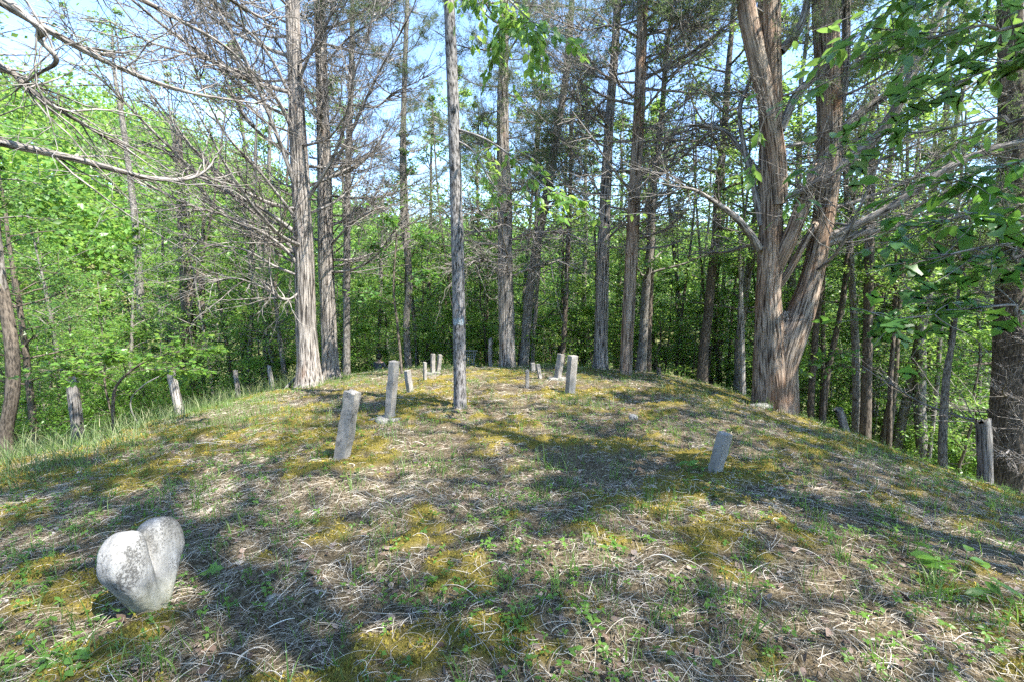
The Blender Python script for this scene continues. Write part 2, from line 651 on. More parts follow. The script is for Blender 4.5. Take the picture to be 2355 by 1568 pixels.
def strands(n, tmax, near, K, S, rad, Lr, tmin=0.9):
    x, y = scatter(n, tmax, tmin, 1.45, near)
    keep = rng.uniform(0, 1, len(x)) > 0.5 * moss_f(x, y)
    x, y = x[keep], y[keep]
    n = len(x)
    th = rng.uniform(0, 2 * math.pi, n)
    L = rng.uniform(*Lr, n) * rng.uniform(0.5, 1, n)
    curv = rng.normal(0, 1.0, n) * rng.choice([0.3, 1.2, 2.2], n)
    s = np.linspace(-0.5, 0.5, K)
    ang = th[:, None] + curv[:, None] * s[None]
    dx = np.cumsum(np.cos(ang), 1) / K * L[:, None]
    dy = np.cumsum(np.sin(ang), 1) / K * L[:, None]
    X = x[:, None] + dx
    Y = y[:, None] + dy
    lift = (rng.uniform(0.002, 0.022, n) + moss_f(x, y) * 0.03)[:, None] + (rng.uniform(0, 0.16, n) * L * (rng.uniform(0, 1, n) > 0.5))[:, None] * (1 - (2 * s[None]) ** 2) + rng.normal(0, 0.10, n)[:, None] * L[:, None] * s[None]
    Z = H(X, Y) + np.maximum(lift, 0.001)
    P = np.stack([X, Y, Z], -1)
    r = rng.uniform(*rad, n)[:, None] * np.linspace(1, 0.55, K)[None]
    tubes(mb, P, r, S, np.clip(rng.beta(1.1, 1.2, n) * 0.85 + 0.35 * (fbm2(x * 1.5, y * 1.5, 140, 3) - 0.25), 0, 1))


mb = MB()
strands(24000, 4.2, 1.15, 7, 3, (0.0007, 0.0022), (0.05, 0.30))
strands(24000, 8.5, 1.0, 5, 3, (0.0012, 0.0028), (0.06, 0.26), 3.4)
strands(20000, 14.5, 0.8, 4, 3, (0.002, 0.0042), (0.10, 0.32), 7.5)
strands(260, 12, 1.2, 7, 4, (0.002, 0.005), (0.15, 0.45))
tag(mb.build("twig_litter", M_LITTER), None, None, None, "stuff")

mb = MB()
x, y = scatter(9000, 12, 0.9, 1.4, 1.25)
n = len(x)
P = np.stack([x, y, H(x, y) + rng.uniform(0.004, 0.022, n)], -1)
d = rand_dir(rng, n) * np.array([1, 1, 0.35])
leaves(mb, rng, P, d, rng.normal(0, 0.5, (n, 3)) + np.array([0, 0, 1.0]), rng.uniform(0.02, 0.060, n), OVATE, rng.beta(1.2, 1.9, n))
tag(mb.build("dead_leaf_litter", M_DEADLEAF), None, None, None, "stuff")

mb = MB()
x, y = scatter(320000, 10.0, 0.9, 1.4, 1.5)
k = moss_f(x, y) > rng.uniform(0.15, 0.9, len(x))
x, y = x[k], y[k]
n = len(x)
P = np.stack([x, y, H(x, y) + moss_f(x, y) * (0.010 + 0.043 * vn2(x * 7, y * 7, 5))], -1)
d = rng.normal(0, 0.75, (n, 3)) + np.array([0, 0, 1.0])
leaves(mb, rng, P, d, rand_dir(rng, n), rng.uniform(0.008, 0.024, n) * (0.75 + 0.10 * y), LEAF4, np.clip(0.55 * fbm2(x * 2, y * 2, 60, 3) + rng.uniform(0, 0.5, n), 0, 1))
tag(mb.build("moss", M_MOSS), None, None, None, "stuff")

# small green weeds (clover-like whorls)
mb = MB()
x, y = scatter(17000, 12.0, 0.9, 1.4, 1.05)
k = fbm2(x * 0.8, y * 0.8, 71, 3) + 0.25 * vn2(x * 3, y * 3, 72) > rng.uniform(0.46, 0.86, len(x))
x, y = x[k], y[k]
n = len(x)
hgt = rng.uniform(0.015, 0.06, n)
C = np.stack([x, y, H(x, y) + 0.012 + hgt], -1)
sz = rng.uniform(0.014, 0.034, n)
th0 = rng.uniform(0, 6.28, n)
tin = rng.uniform(0, 1, n)
for k in range(5):
    use = rng.uniform(0, 1, n) < (1.0 if k < 3 else 0.5)
    th = th0 + k * 6.283 / 5 + rng.normal(0, 0.25, n)
    d = np.stack([np.cos(th), np.sin(th), rng.normal(0.1, 0.3, n)], -1)
    off = np.stack([np.cos(th) * 0.004, np.sin(th) * 0.004, rng.normal(0, 0.006, n)], -1)
    nn = np.stack([-0.3 * np.cos(th), -0.3 * np.sin(th), np.ones(n)], -1) + rng.normal(0, 0.25, (n, 3))
    leaves(mb, rng, (C + off)[use], d[use], nn[use], sz[use] * rng.uniform(0.7, 1.2, use.sum()), OVATE, tin[use])
tubes(mb, np.stack([C - np.array([0, 0, 1]) * (hgt + 0.01)[:, None], C], 1), np.full((n, 2), 0.0012), 3, tin)
tag(mb.build("ground_weeds", M_LEAF2), None, None, None, "stuff")


def blades(mb, x, y, L, w, lean, K=5, tint=None):
    n = len(x)
    th = rng.uniform(0, 6.283, n)
    z = H(x, y)
    s = np.linspace(0, 1, K)
    out = np.stack([np.cos(th), np.sin(th)], -1)
    hor = L[:, None] * (lean[:, None] * s[None] ** 2 + 0.08 * s[None])
    X = x[:, None] + out[:, :1] * hor
    Y = y[:, None] + out[:, 1:] * hor
    Z = z[:, None] + L[:, None] * (s[None] - 0.42 * np.minimum(lean, 1.1)[:, None] * s[None] ** 2.2)
    ww = w[:, None] * (1 - s[None] ** 1.6 * 0.92)
    a2 = th + math.pi / 2 + rng.normal(0, 0.5, n)
    sx, sy = np.cos(a2)[:, None] * ww, np.sin(a2)[:, None] * ww
    V = np.stack([np.stack([X - sx, Y - sy, Z], -1), np.stack([X + sx, Y + sy, Z], -1)], 2)
    base = (np.arange(n) * K * 2)[:, None] + (np.arange(K - 1) * 2)[None]
    q = np.stack([base, base + 1, base + 3, base + 2], -1)
    mb.add(V.reshape(-1, 3), None, q.reshape(-1, 4), None, np.repeat(tint if tint is not None else rng.uniform(0, 1, n), K * 2))


mb = MB()
# scattered tufts
tx, ty = scatter(2600, 13.5, 1.1, 1.35, 0.8)
kx, ky, kl, kt = [], [], [], []
for cx, cy in zip(tx, ty):
    m_ = rng.integers(4, 15)
    kx.append(cx + rng.normal(0, 0.035, m_)); ky.append(cy + rng.normal(0, 0.035, m_))
    kl.append(rng.uniform(0.04, 0.22) * rng.uniform(0.5, 1.1, m_)); kt.append(np.clip(rng.uniform(0, 1) + rng.normal(0, 0.15, m_), 0, 1))
# named tufts of the photo
for (px, py, m_, s_, L_) in [(735, 1060, 16, .05, .34), (1250, 1070, 55, .16, .26), (1015, 1085, 26, .06, .26), (1508, 1190, 22, .05, .30), (1720, 1465, 16, .05, .26), (1650, 1350, 12, .05, .2),
                             (400, 1530, 14, .06, .26), (330, 1560, 22, .07, .24), (1300, 925, 60, .16, .28), (1345, 935, 60, .2, .34), (940, 905, 40, .1, .26), (1280, 860, 30, .2, .22), (890, 1010, 14, .06, .36),
                             (120, 1070, 40, .3, .3), (1760, 940, 24, .1, .3), (460, 1160, 9, .04, .26), (540, 1215, 7, .04, .26), (1510, 1150, 10, .05, .2), (75, 1340, 10, .04, .18), (300, 1180, 14, .08, .2),
                             (2300, 1260, 14, .1, .2), (1125, 868, 18, .15, .2), (600, 930, 60, .5, .22), (520, 960, 60, .5, .2), (1480, 900, 60, .5, .3), (1600, 915, 50, .5, .28)]:
    c = hit(px, py)
    kx.append(c[0] + rng.normal(0, s_, m_)); ky.append(c[1] + rng.normal(0, s_, m_))
    kl.append(L_ * rng.uniform(0.4, 1.05, m_)); kt.append(rng.uniform(0.1, 0.8, m_))
kx, ky, kl, kt = map(np.concatenate, (kx, ky, kl, kt))
blades(mb, kx, ky, kl, 0.0015 + 0.011 * kl * rng.uniform(0.6, 1.2, len(kl)), rng.uniform(0.05, 0.75, len(kl)), 5, kt)
# thin cover towards the edges of the mound
n = 110000
x = rng.uniform(-10, 10, n)
y = rng.uniform(2.0, 15, n)
w_ = np.maximum(np.maximum(sst(-1.0, -5.5, x) * sst(3.0, 7.0, y), sst(-4.0, -6.5, x)) * 0.95, np.maximum(sst(5.5, 8.5, x) * 0.6, np.maximum(sst(10, 13.5, y) * 0.8, 0.16))) * sst(0.34, 0.60, fbm2(x * 1.1, y * 1.1, 90, 3))
k = rng.uniform(0, 1, n) < w_
x, y = x[k], y[k]
n = len(x)
L = rng.uniform(0.05, 0.20, n)
blades(mb, x, y, L, 0.0015 + 0.009 * L, rng.uniform(0.1, 0.9, n), 4)
tag(mb.build("grass", M_GRASS), None, None, None, "stuff")

mb = MB()
n = 15000
x = rng.uniform(-15, -4.0, n)
y = rng.uniform(3.5, 14, n)
cr_ = -x - (5.1 + 0.25 * (y - 6) * (y < 10))
k = (cr_ > 0) & (rng.uniform(0, 1, n) < (0.3 + vn2(x * 1.3, y * 1.3, 97)))
x, y = x[k], y[k]
xb = rng.uniform(6.5, 15, 8000)
yb = rng.uniform(3, 15, 8000)
k = rng.uniform(0, 1, 8000) < sst(7.0, 9, xb) * 0.6
x = np.concatenate([x, xb[k]]); y = np.concatenate([y, yb[k]])
n = len(x)
L = rng.uniform(0.18, 0.55, n) * np.where(x > 0, 0.6, 1.0)
blades(mb, x, y, L, 0.002 + 0.006 * L * rng.uniform(0.5, 1.4, n), rng.uniform(0.05, 0.8, n), 5, np.where(x < 0, rng.beta(0.7, 2.2, n), rng.beta(1, 5, n)))
tag(mb.build("tall_grass", M_TALLGRASS), None, None, None, "stuff")


# ------------------------------------------------------------------ headstones
def wob(V, amp, seed, f=14):
    V = np.asarray(V)
    return V + amp * np.stack([vn3(V[:, 0] * f + 7 * k, V[:, 1] * f, V[:, 2] * f, seed + k) - 0.5 for k in range(3)], -1)


def post_mesh(mb, hw, hd, h, seed, amp=0.012, topslope=0.0, nz=16, ns=5, sink=0.12, bev=0.10):
    """rough square pillar along +z from -sink to h, hw x hd half sizes, rounded arrises"""
    ring = []
    e = bev * min(hw, hd)
    for (sx, sy, ax) in ((1, -1, 'y'), (1, 1, 'x'), (-1, 1, 'y'), (-1, -1, 'x')):
        for q in np.linspace(0, 1, ns, endpoint=False):
            if ax == 'y' and sx > 0:
                ring.append((hw, -hd + e + q * (2 * hd - 2 * e) + e * 0))
            elif ax == 'x' and sy > 0:
                ring.append((hw - e - q * (2 * hw - 2 * e), hd))
            elif ax == 'y':
                ring.append((-hw, hd - e - q * (2 * hd - 2 * e)))
            else:
                ring.append((-hw + e + q * (2 * hw - 2 * e), -hd))
    ring = np.array(ring)
    S = len(ring)
    zs = np.concatenate([np.linspace(-sink, h - e, nz), [h]])
    V = []
    for i, z in enumerate(zs):
        k = 1.0 if i < nz else 1 - e / hw * 0.8
        zz = z + topslope * ring[:, 0] * (z / h if z > 0 else 0)
        V.append(np.stack([ring[:, 0] * k, ring[:, 1] * k, zz + 0 * ring[:, 0]], -1))
    V = np.concatenate(V)
    K = len(zs)
    top = np.array([[0, 0, h + 0.01]])
    V = np.concatenate([V, top])
    V = wob(V, amp, seed, 11)
    V = wob(V, amp * 0.6, seed + 5, 40)
    j = np.arange(S)
    j2 = (j + 1) % S
    b = (np.arange(K - 1) * S)[:, None]
    q = np.stack([b + j, b + j2, b + S + j2, b + S + j], -1).reshape(-1, 4)
    t = np.stack([(K - 1) * S + j, (K - 1) * S + j2, 0 * j + K * S], -1)
    bk = V.copy()
    mb.add(V, t, q, bk + seed)


def slab_mesh(mb, rx, ry, hz, seed):
    n = 26
    th = np.linspace(0, 6.283, n, endpoint=False)
    r = 0.85 + 0.4 * (vn3(np.cos(th) * 1.5 + 4, np.sin(th) * 1.5 + 4, 0 * th, seed))
    V = []
    for (k, z) in ((1.0, -0.06), (1.0, hz * 0.6), (0.9, hz), (0.45, hz * 1.03)):
        V.append(np.stack([rx * r * k * np.cos(th), ry * r * k * np.sin(th), z + 0 * th], -1))
    V = np.concatenate(V + [np.array([[0, 0, hz * 1.03]])])
    V = wob(V, 0.016, seed, 9)
    j = np.arange(n)
    j2 = (j + 1) % n
    b = (np.arange(3) * n)[:, None]
    q = np.stack([b + j, b + j2, b + n + j2, b + n + j], -1).reshape(-1, 4)
    mb.add(V, np.stack([3 * n + j, 3 * n + j2, 0 * j + 4 * n], -1), q)


def headstone(bx, by, tx, ty, w, yaw, label, seed, slab=None, back=0.0, ratio=1.0, t=None, amp=0.012, slope=0.0):
    base = hit(bx, by)
    if t is not None:
        base = PX(bx, by, t)
        base[2] = float(H(base[0], base[1]))
    top = PX(tx, ty, base[1] + back)
    ax = Vector(top - base)
    h = ax.length
    root = empty("headstone", base, label, "headstone", "plain upright headstones of the old graveyard")
    dep = base[1]
    wid = w / FPX * dep / 0.97
    c, s_ = abs(math.cos(yaw)), abs(math.sin(yaw))
    hw = wid / 2 / (c + s_ * ratio)
    mb = MB()
    post_mesh(mb, hw, hw * ratio, h, seed, amp, slope)
    o = mb.build("shaft", M_STONE, root, True)
    rot = ax.to_track_quat('Z', 'Y').to_matrix().to_4x4()
    from mathutils import Matrix
    vdir = math.atan2(-base[0], base[1])
    o.matrix_local = rot @ Matrix.Rotation(0, 4, 'Z')
    # yaw about own axis, measured from facing the viewer
    ex = Vector((math.cos(vdir), math.sin(vdir), 0))
    z = ax.normalized()
    x_ = (ex - z * ex.dot(z)).normalized()
    y_ = z.cross(x_)
    m3 = Matrix((x_, y_, z)).transposed().to_4x4()
    o.matrix_local = m3 @ Matrix.Rotation(yaw, 4, 'Z')
    if slab:
        mb = MB()
        slab_mesh(mb, slab[0], slab[1], slab[2], seed + 3)
        mb.build("base_slab", M_ROCK, root)
    return root


Y45 = math.radians(40)
headstone(785, 1060, 811, 899, 40, math.radians(52), "thick grey square stone pillar with dark lichen leaning right, left of the slender oak", 5, None, -0.05, 0.95, None, 0.02, -0.12)
headstone(895, 966, 906, 830, 25, math.radians(48), "tall weathered stone pillar standing on a flat slab, just left of the slender oak", 9, (0.20, 0.17, 0.05), 0.0, 1.0, None, 0.016)
headstone(943, 904, 936, 851, 17, math.radians(38), "short grey stone leaning left, behind the tall slab-based pillar", 13)
headstone(977, 876, 977, 832, 9, math.radians(30), "narrow pale stone stub in front of the pair of far stones", 17)
headstone(995, 860, 995, 813, 11, math.radians(20), "upright far stone on a pale slab, left one of the leaning pair", 21, (0.20, 0.14, 0.05))
headstone(1006, 857, 1012, 815, 11, math.radians(25), "far stone leaning right, right one of the close pair beside the oak", 25)
headstone(1212, 892, 1212, 850, 9, math.radians(14), "thin low grey stone standing alone in front of the far right group", 29)
headstone(1225, 855, 1225, 834, 11, math.radians(15), "small stubby far stone with a pale top, by the large middle cedar", 33)
headstone(1242, 870, 1236, 837, 10, math.radians(25), "short far stone leaning left beside the small stubby one", 37)
headstone(1281, 872, 1290, 813, 18, math.radians(50), "tall far stone leaning right with a pale slab at its foot", 41, (0.20, 0.15, 0.05))
headstone(1310, 906, 1317, 817, 24, math.radians(32), "tallest pale grey square pillar in the right group, grass at its foot", 45)
headstone(1641, 1091, 1667, 995, 34, math.radians(50), "short square grey stone leaning right, alone on the open right side", 49, None, -0.03)


# heart stone -------------------------------------------------------
def heart():
    base = hit(362, 1408)
    root = empty("heart_headstone", base, "white marble heart shaped headstone tilted in the grass, stained with dark lichen", "headstone")
    hgt = 0.49
    c1, c2 = np.array([-0.118, 0.335]), np.array([0.118, 0.335])
    tip = np.array([0.0, 0.03])
    R0, R1 = 0.142, 0.055

    def lobe(p, c):
        ab = tip - c
        u = np.clip(((p - c) @ ab) / (ab @ ab), 0, 1)
        q = c + u[:, None] * ab
        return np.hypot(*(p - q).T) / (R0 + (R1 - R0) * u)

    def f(p):
        return np.minimum(lobe(p, c1), lobe(p, c2))
    n = 220
    th = np.linspace(0, 2 * math.pi, n, endpoint=False) + math.pi / 2
    cen = np.array([0, 0.27])
    dirs = np.stack([np.cos(th), np.sin(th)], -1)
    lo, hi = np.zeros(n), np.full(n, 0.5)
    rr = np.zeros(n)
    for k in np.linspace(0.0, 0.5, 600):          # last inside radius
        ins = f(cen + dirs * k) < 1
        rr = np.where(ins, k, rr)
    rings = np.concatenate([np.linspace(0.0, 0.85, 22)[1:], np.linspace(0.87, 1.0, 9)])
    T = 0.048

    def height(p):
        a, b = lobe(p, c1), lobe(p, c2)
        g = lambda d: np.sqrt(np.clip(1 - np.clip(d, 0, 1) ** 4.0, 0, 1))
        ha, hb = g(a), g(b)
        k = 26.0
        return np.log(np.exp(k * ha) + np.exp(k * hb)) / k - 0.027 - 0.75 * np.exp(-np.abs(p[:, 0] / 0.028) ** 1.5) * sst(0.10, 0.38, p[:, 1])
    V = [np.array([[cen[0], cen[1], T * height(cen[None])[0]]])]
    for r in rings:
        p = cen + dirs * (rr * r)[:, None]
        V.append(np.concatenate([p, T * np.clip(height(p), 0, 1)[:, None]], 1))
    for zb, k in ((-0.02, 1.0), (-0.045, 1.0), (-0.07, 0.985), (-0.085, 0.95), (-0.09, 0.85)):
        p = cen + dirs * (rr * k)[:, None]
        V.append(np.concatenate([p, np.full((n, 1), zb)], 1))
    V.append(np.array([[cen[0], cen[1], -0.09]]))
    V = np.concatenate(V)
    V[:, 1] -= 0.020
    V = wob(V, 0.006, 4, 12)
    V = wob(V, 0.0035, 8, 60)
    K = len(rings) + 5
    j = np.arange(n)
    j2 = (j + 1) % n
    q = np.concatenate([np.stack([1 + a_ * n + j, 1 + (a_ + 1) * n + j, 1 + (a_ + 1) * n + j2, 1 + a_ * n + j2], -1) for a_ in range(K - 1)])
    t = np.concatenate([np.stack([0 * j, 1 + j, 1 + j2], -1), np.stack([1 + (K - 1) * n + j, 0 * j + len(V) - 1, 1 + (K - 1) * n + j2], -1)])
    mb = MB()
    # to local: heart plane x -> x, y -> z(up), thickness -> toward -y (viewer)
    W = np.stack([0.76 * V[:, 0], -V[:, 2], V[:, 1]], -1) * (hgt / 0.47)
    mb.add(W, t, q)
    o = mb.build("heart_slab", M_MARBLE, root)
    from mathutils import Matrix
    o.matrix_local = Matrix.Rotation(math.radians(82), 4, 'Z') @ Matrix.Rotation(math.radians(-10), 4, 'X') @ Matrix.Rotation(math.radians(6), 4, 'Y')
    return root


heart()


def rock(px, py, rx, ry, rz, label, seed, t=None):
    b = hit(px, py)
    root = MB()
    th, ph = np.meshgrid(np.linspace(0, 6.283, 20, endpoint=False), np.linspace(-0.4, 1.57, 9))
    V = np.stack([rx * np.cos(ph) * np.cos(th), ry * np.cos(ph) * np.sin(th), rz * np.sin(ph)], -1).reshape(-1, 3)
    V = wob(V, 0.35 * rz, seed, 1.2 / rz * 0.5)
    V = wob(V, 0.1 * rz, seed + 4, 2.5 / rz * 0.5)
    i = np.arange(20)
    i2 = (i + 1) % 20
    bb = (np.arange(8) * 20)[:, None]
    root.add(V, None, np.stack([bb + i, bb + i2, bb + 20 + i2, bb + 20 + i], -1).reshape(-1, 4))
    return tag(root.build("field_stone", M_ROCK, None, False, b), label, "stone", "field stones on the mound")


rock(1454, 962, 0.075, 0.06, 0.08, "small rounded grey stone poking from the moss, right of the mound's middle", 3)
rock(1748, 934, 0.24, 0.16, 0.07, "flat grey stone lying against the foot of the big forked cedar", 6)
rock(860, 966, 0.10, 0.07, 0.03, "thin flat flake of stone beside the slab of the tall pillar", 8)
rock(630, 1375, 0.045, 0.035, 0.02, "small pale pebble-like stone in the litter right of the marble heart", 12)


# ------------------------------------------------------------------ fence posts
def fence_post(bx, by, tx, ty, w, t, label, seed, mat=None, group="old wooden fence posts round the graveyard"):
    top = PX(tx, ty, t)
    b = PX(bx, by, t)
    g = float(H(b[0], b[1]))
    d = (top - b)
    k = (g - 0.08 - top[2]) / d[2]
    b2 = top + d * k
    root = empty("fence_post", (b2[0], b2[1], g), label, "fence post", group)
    r = w / 2 / FPX * t
    n = 18
    P = np.linspace(b2, top, n)
    mb = MB()
    rs = np.random.default_rng(seed)
    R = np.linspace(1.05, 0.95, n) * r
    P = P + np.cumsum(rs.normal(0, 0.003, (n, 3)), 0)
    S = 14
    tubes(mb, (P - np.array([b2[0], b2[1], g]))[None], R[None], S, None, 0.5, seed)
    # ragged split top
    v = mb.v[-1]
    tops = v[-S:]
    tops[:, 2] += rs.uniform(-0.10, 0.05, S) * min(1, r / 0.05)
    mb.build("post", mat or M_POST, root)
    return root, top, r


fp = fence_post
fp(178, 1011, 165, 866, 24, 7.6, "thick grey fence post left of the grassy bank, broken flat at the top", 3)
P2, top2, r2 = fp(420, 976, 392, 852, 17, 9.0, "bleached fence post leaning left with a dead cane over its top", 4, M_PALEPOST)
fp(551, 938, 543, 848, 11, 11.0, "slim dark fence post between the bleached leaning one and the cedar", 5)
fp(629, 918, 618, 843, 10, 12.2, "thin pale split fence post next to the left cedar", 6, M_PALEPOST)
fp(2266, 1126, 2266, 960, 28, 7.8, "sturdy upright grey fence post near the right edge below large leaves", 7)
fp(1942, 990, 1924, 934, 19, 10.0, "short broken dark fence stub leaning left in the right slope", 8)
fp(1515, 890, 1515, 846, 10, 12.5, "small upright fence post in the grass right of the middle cedars", 9)
fp(1129, 852, 1127, 777, 10, 13.0, "tall white weathered fence post with wire round it behind the slender oak", 10, M_PALEPOST)
wire_root = [o for o in bpy.data.objects if o.get("label", "").startswith("tall white weathered")][0]
mb = MB()
ths = np.linspace(0, 5 * math.pi, 60)
tt = np.linspace(0.15, 0.85, 60)
tubes(mb, np.stack([0.072 * np.cos(ths), 0.072 * np.sin(ths), tt], -1)[None], np.full((1, 60), 0.008), 4)
m_, t_, o_ = new_mat("rusty_wire")
principled(t_, o_, (0.07, 0.05, 0.04), 0.6, 0.4)
M_WIRE = m_
mb.build("wire", M_WIRE, wire_root)

# dead cane arching from the bleached post
mb = MB()
pth, rad = smooth_path([top2, PX(330, 885, 8.8), PX(300, 930, 8.7), PX(336, 1010, 8.6)], [0.010, 0.011, 0.012, 0.012], 24)
pth[-1, 2] = float(H(pth[-1, 0], pth[-1, 1]))
tubes(mb, pth[None], rad[None], 5)
tag(mb.build("dead_cane", M_PALEPOST), "pale dead cane arching from the ground to the top of the bleached post", "dead stem")
mb = MB()
pth, rad = smooth_path([PX(638, 918, 10.6), PX(660, 890, 10.7), PX(690, 858, 10.8)], [0.05, 0.045, 0.03], 14)
pth[0, 2] = float(H(pth[0, 0], pth[0, 1])) + 0.02
tubes(mb, pth[None], rad[None], 7, None, 0.3, 4)
tag(mb.build("fallen_branch", M_POST), "grey fallen branch propped against the foot of the left cedar", "branch")


# lattice frame standing at the far end
def trellis():
    c = PX(1082, 852, 14.0)
    g = float(H(c[0], c[1]))
    root = empty("wire_gate", (c[0], c[1], g), "small grey lattice gate half hidden behind the slender oak", "gate")
    m, t, o = new_mat("galvanised_wire")
    principled(t, o, (0.20, 0.20, 0.185), 0.6, 0.3)
    top = PX(1082, 806, 14.0)[2] - g
    mb = MB()
    seg = lambda a, b, r: tubes(mb, np.array([[a, b]]), np.array([[r, r]]), 6)
    seg((-0.30, 0, top), (0.22, 0, top), 0.022)
    mb.build("top_rail", m, root)
    for x in (-0.17, 0.10):
        mb = MB()
        seg((x, 0, -0.1), (x, 0, top - 0.02), 0.016)
        mb.build("upright", m, root)
    mb = MB()
    for x in (-0.10, -0.03, 0.04):
        seg((x, 0.0, 0.0), (x, 0.0, top - 0.04), 0.008)
    for z in np.linspace(0.1, 0.8, 6):
        seg((-0.165, 0.012, z * top), (0.095, 0.012, z * top), 0.008)
    seg((0.10, 0, top * 0.3), (0.18, 0, top), 0.012)
    mb.build("lattice", m, root)
    mb = MB()


trellis()


# ------------------------------------------------------------------ seated person
def person():
    c = PX(872, 868, 15.3)
    g = float(H(c[0], c[1]))
    root = empty("person", (c[0], c[1], g), "person in dark shirt and pale trousers sitting at the far edge, back turned", "person")
    import bmesh
    joints = {
        'pel': ((0, 0, 0.11), 0.135), 'bel': ((0, -0.02, 0.26), 0.13), 'che': ((0, 0.0, 0.44), 0.145), 'nek': ((0, 0.03, 0.575), 0.06), 'hd0': ((0, 0.05, 0.66), 0.075), 'hd1': ((0, 0.055, 0.74), 0.088), 'hd2': ((0, 0.05, 0.80), 0.06),
        'sl': ((-0.17, 0.01, 0.51), 0.062), 'el': ((-0.23, 0.10, 0.28), 0.044), 'wl': ((-0.14, 0.30, 0.30), 0.028), 'pl': ((-0.10, 0.37, 0.31), 0.03),
        'sr': ((0.17, 0.01, 0.51), 0.062), 'er': ((0.25, 0.09, 0.28), 0.044), 'wr': ((0.22, 0.31, 0.33), 0.028), 'pr': ((0.19, 0.38, 0.34), 0.03),
        'hl': ((-0.10, 0.05, 0.10), 0.10), 'kl': ((-0.16, 0.42, 0.33), 0.066), 'al': ((-0.14, 0.62, 0.02), 0.04), 'fl': ((-0.14, 0.78, -0.02), 0.035),
        'hr': ((0.10, 0.05, 0.10), 0.10), 'kr': ((0.24, 0.40, 0.33), 0.066), 'ar': ((0.24, 0.62, 0.02), 0.04), 'fr': ((0.24, 0.78, -0.02), 0.035)}
    E = [('pel', 'bel'), ('bel', 'che'), ('che', 'nek'), ('nek', 'hd0'), ('hd0', 'hd1'), ('hd1', 'hd2'), ('che', 'sl'), ('sl', 'el'), ('el', 'wl'), ('wl', 'pl'), ('che', 'sr'), ('sr', 'er'), ('er', 'wr'), ('wr', 'pr'),
         ('pel', 'hl'), ('hl', 'kl'), ('kl', 'al'), ('al', 'fl'), ('pel', 'hr'), ('hr', 'kr'), ('kr', 'ar'), ('ar', 'fr')]
    for s_, w in (('l', -1), ('r', 1)):
        p = np.array(joints['p' + s_][0])
        for k, (dx, ln) in enumerate(((-.028, .05), (-.010, .065), (.010, .068), (.028, .058))):
            a_ = 'f%s%d' % (s_, k)
            joints[a_ + 'a'] = (tuple(p + np.array([dx, 0.03, 0.0])), 0.010)
            joints[a_ + 'b'] = (tuple(p + np.array([dx * 1.1, 0.03 + ln * 0.7, -0.012 - ln * 0.4])), 0.008)
            E += [('p' + s_, a_ + 'a'), (a_ + 'a', a_ + 'b')]
        joints['t' + s_] = (tuple(p + np.array([-w * 0.045, 0.02, -0.01])), 0.010)
        E.append(('p' + s_, 't' + s_))

    def skin(keys, name, mat, grow=0.0):
        ks = [k for k in joints if k in keys]
        me = bpy.data.meshes.new(name)
        me.from_pydata([joints[k][0] for k in ks], [(ks.index(a_), ks.index(b_)) for a_, b_ in E if a_ in ks and b_ in ks], [])
        o = bpy.data.objects.new(name, me)
        COL.objects.link(o)
        o.modifiers.new("skin", 'SKIN')
        sd = o.modifiers.new("sub", 'SUBSURF')
        sd.levels = 2
        if not me.skin_vertices:
            bm = bmesh.new(); bm.from_mesh(me); bm.verts.layers.skin.verify(); bm.to_mesh(me); bm.free()
        for i, k in enumerate(ks):
            r = joints[k][1] + grow
            me.skin_vertices[0].data[i].radius = (r * (1.25 if k in ('pel', 'bel', 'che') else 1), r * (0.85 if k in ('bel', 'che') else 1))
            me.skin_vertices[0].data[i].use_root = (i == 0)
        dg = bpy.context.evaluated_depsgraph_get()
        m2 = bpy.data.meshes.new_from_object(o.evaluated_get(dg))
        bpy.data.objects.remove(o)
        m2.materials.clear()
        m2.materials.append(mat)
        return link(name, m2, root)
    m, t, o = new_mat("skin_tone"); principled(t, o, (0.45, 0.28, 0.20), 0.55, 0.4); m_skin = m
    m, t, o = new_mat("dark_cloth"); principled(t, o, (0.035, 0.045, 0.055), 0.9, 0.1); m_shirt = m
    m, t, o = new_mat("pale_denim"); principled(t, o, (0.42, 0.44, 0.48), 0.9, 0.1); m_den = m
    m, t, o = new_mat("dark_hair"); principled(t, o, (0.02, 0.016, 0.013), 0.6, 0.3); m_hair = m
    skin(set(joints), "body", m_skin)
    skin({'pel', 'bel', 'che', 'sl', 'sr', 'el', 'er'}, "shirt", m_shirt, 0.010)
    skin({'pel', 'hl', 'kl', 'al', 'hr', 'kr', 'ar'}, "trousers", m_den, 0.009)
    # hair cap
    mb = MB()
    th, ph = np.meshgrid(np.linspace(0, 6.283, 20, endpoint=False), np.linspace(-0.9, 1.57, 12))
    V = np.stack([0.092 * np.cos(ph) * np.cos(th), 0.100 * np.cos(ph) * np.sin(th) - 0.012, 0.125 * np.sin(ph)], -1).reshape(-1, 3) + np.array([0, 0.045, 0.745])
    V[:, 1] = np.minimum(V[:, 1], 0.09 + 0.25 * np.clip(V[:, 2] - 0.76, 0, 1))
    V = wob(V, 0.012, 3, 30)
    i = np.arange(20); i2 = (i + 1) % 20
    bb = (np.arange(11) * 20)[:, None]
    mb.add(V, None, np.stack([bb + i, bb + i2, bb + 20 + i2, bb + 20 + i], -1).reshape(-1, 4))
    mb.build("hair", m_hair, root)
    # face: nose and ears belong to the body's head (turned away)
    root.rotation_euler = (0, 0, math.radians(-18))


person()

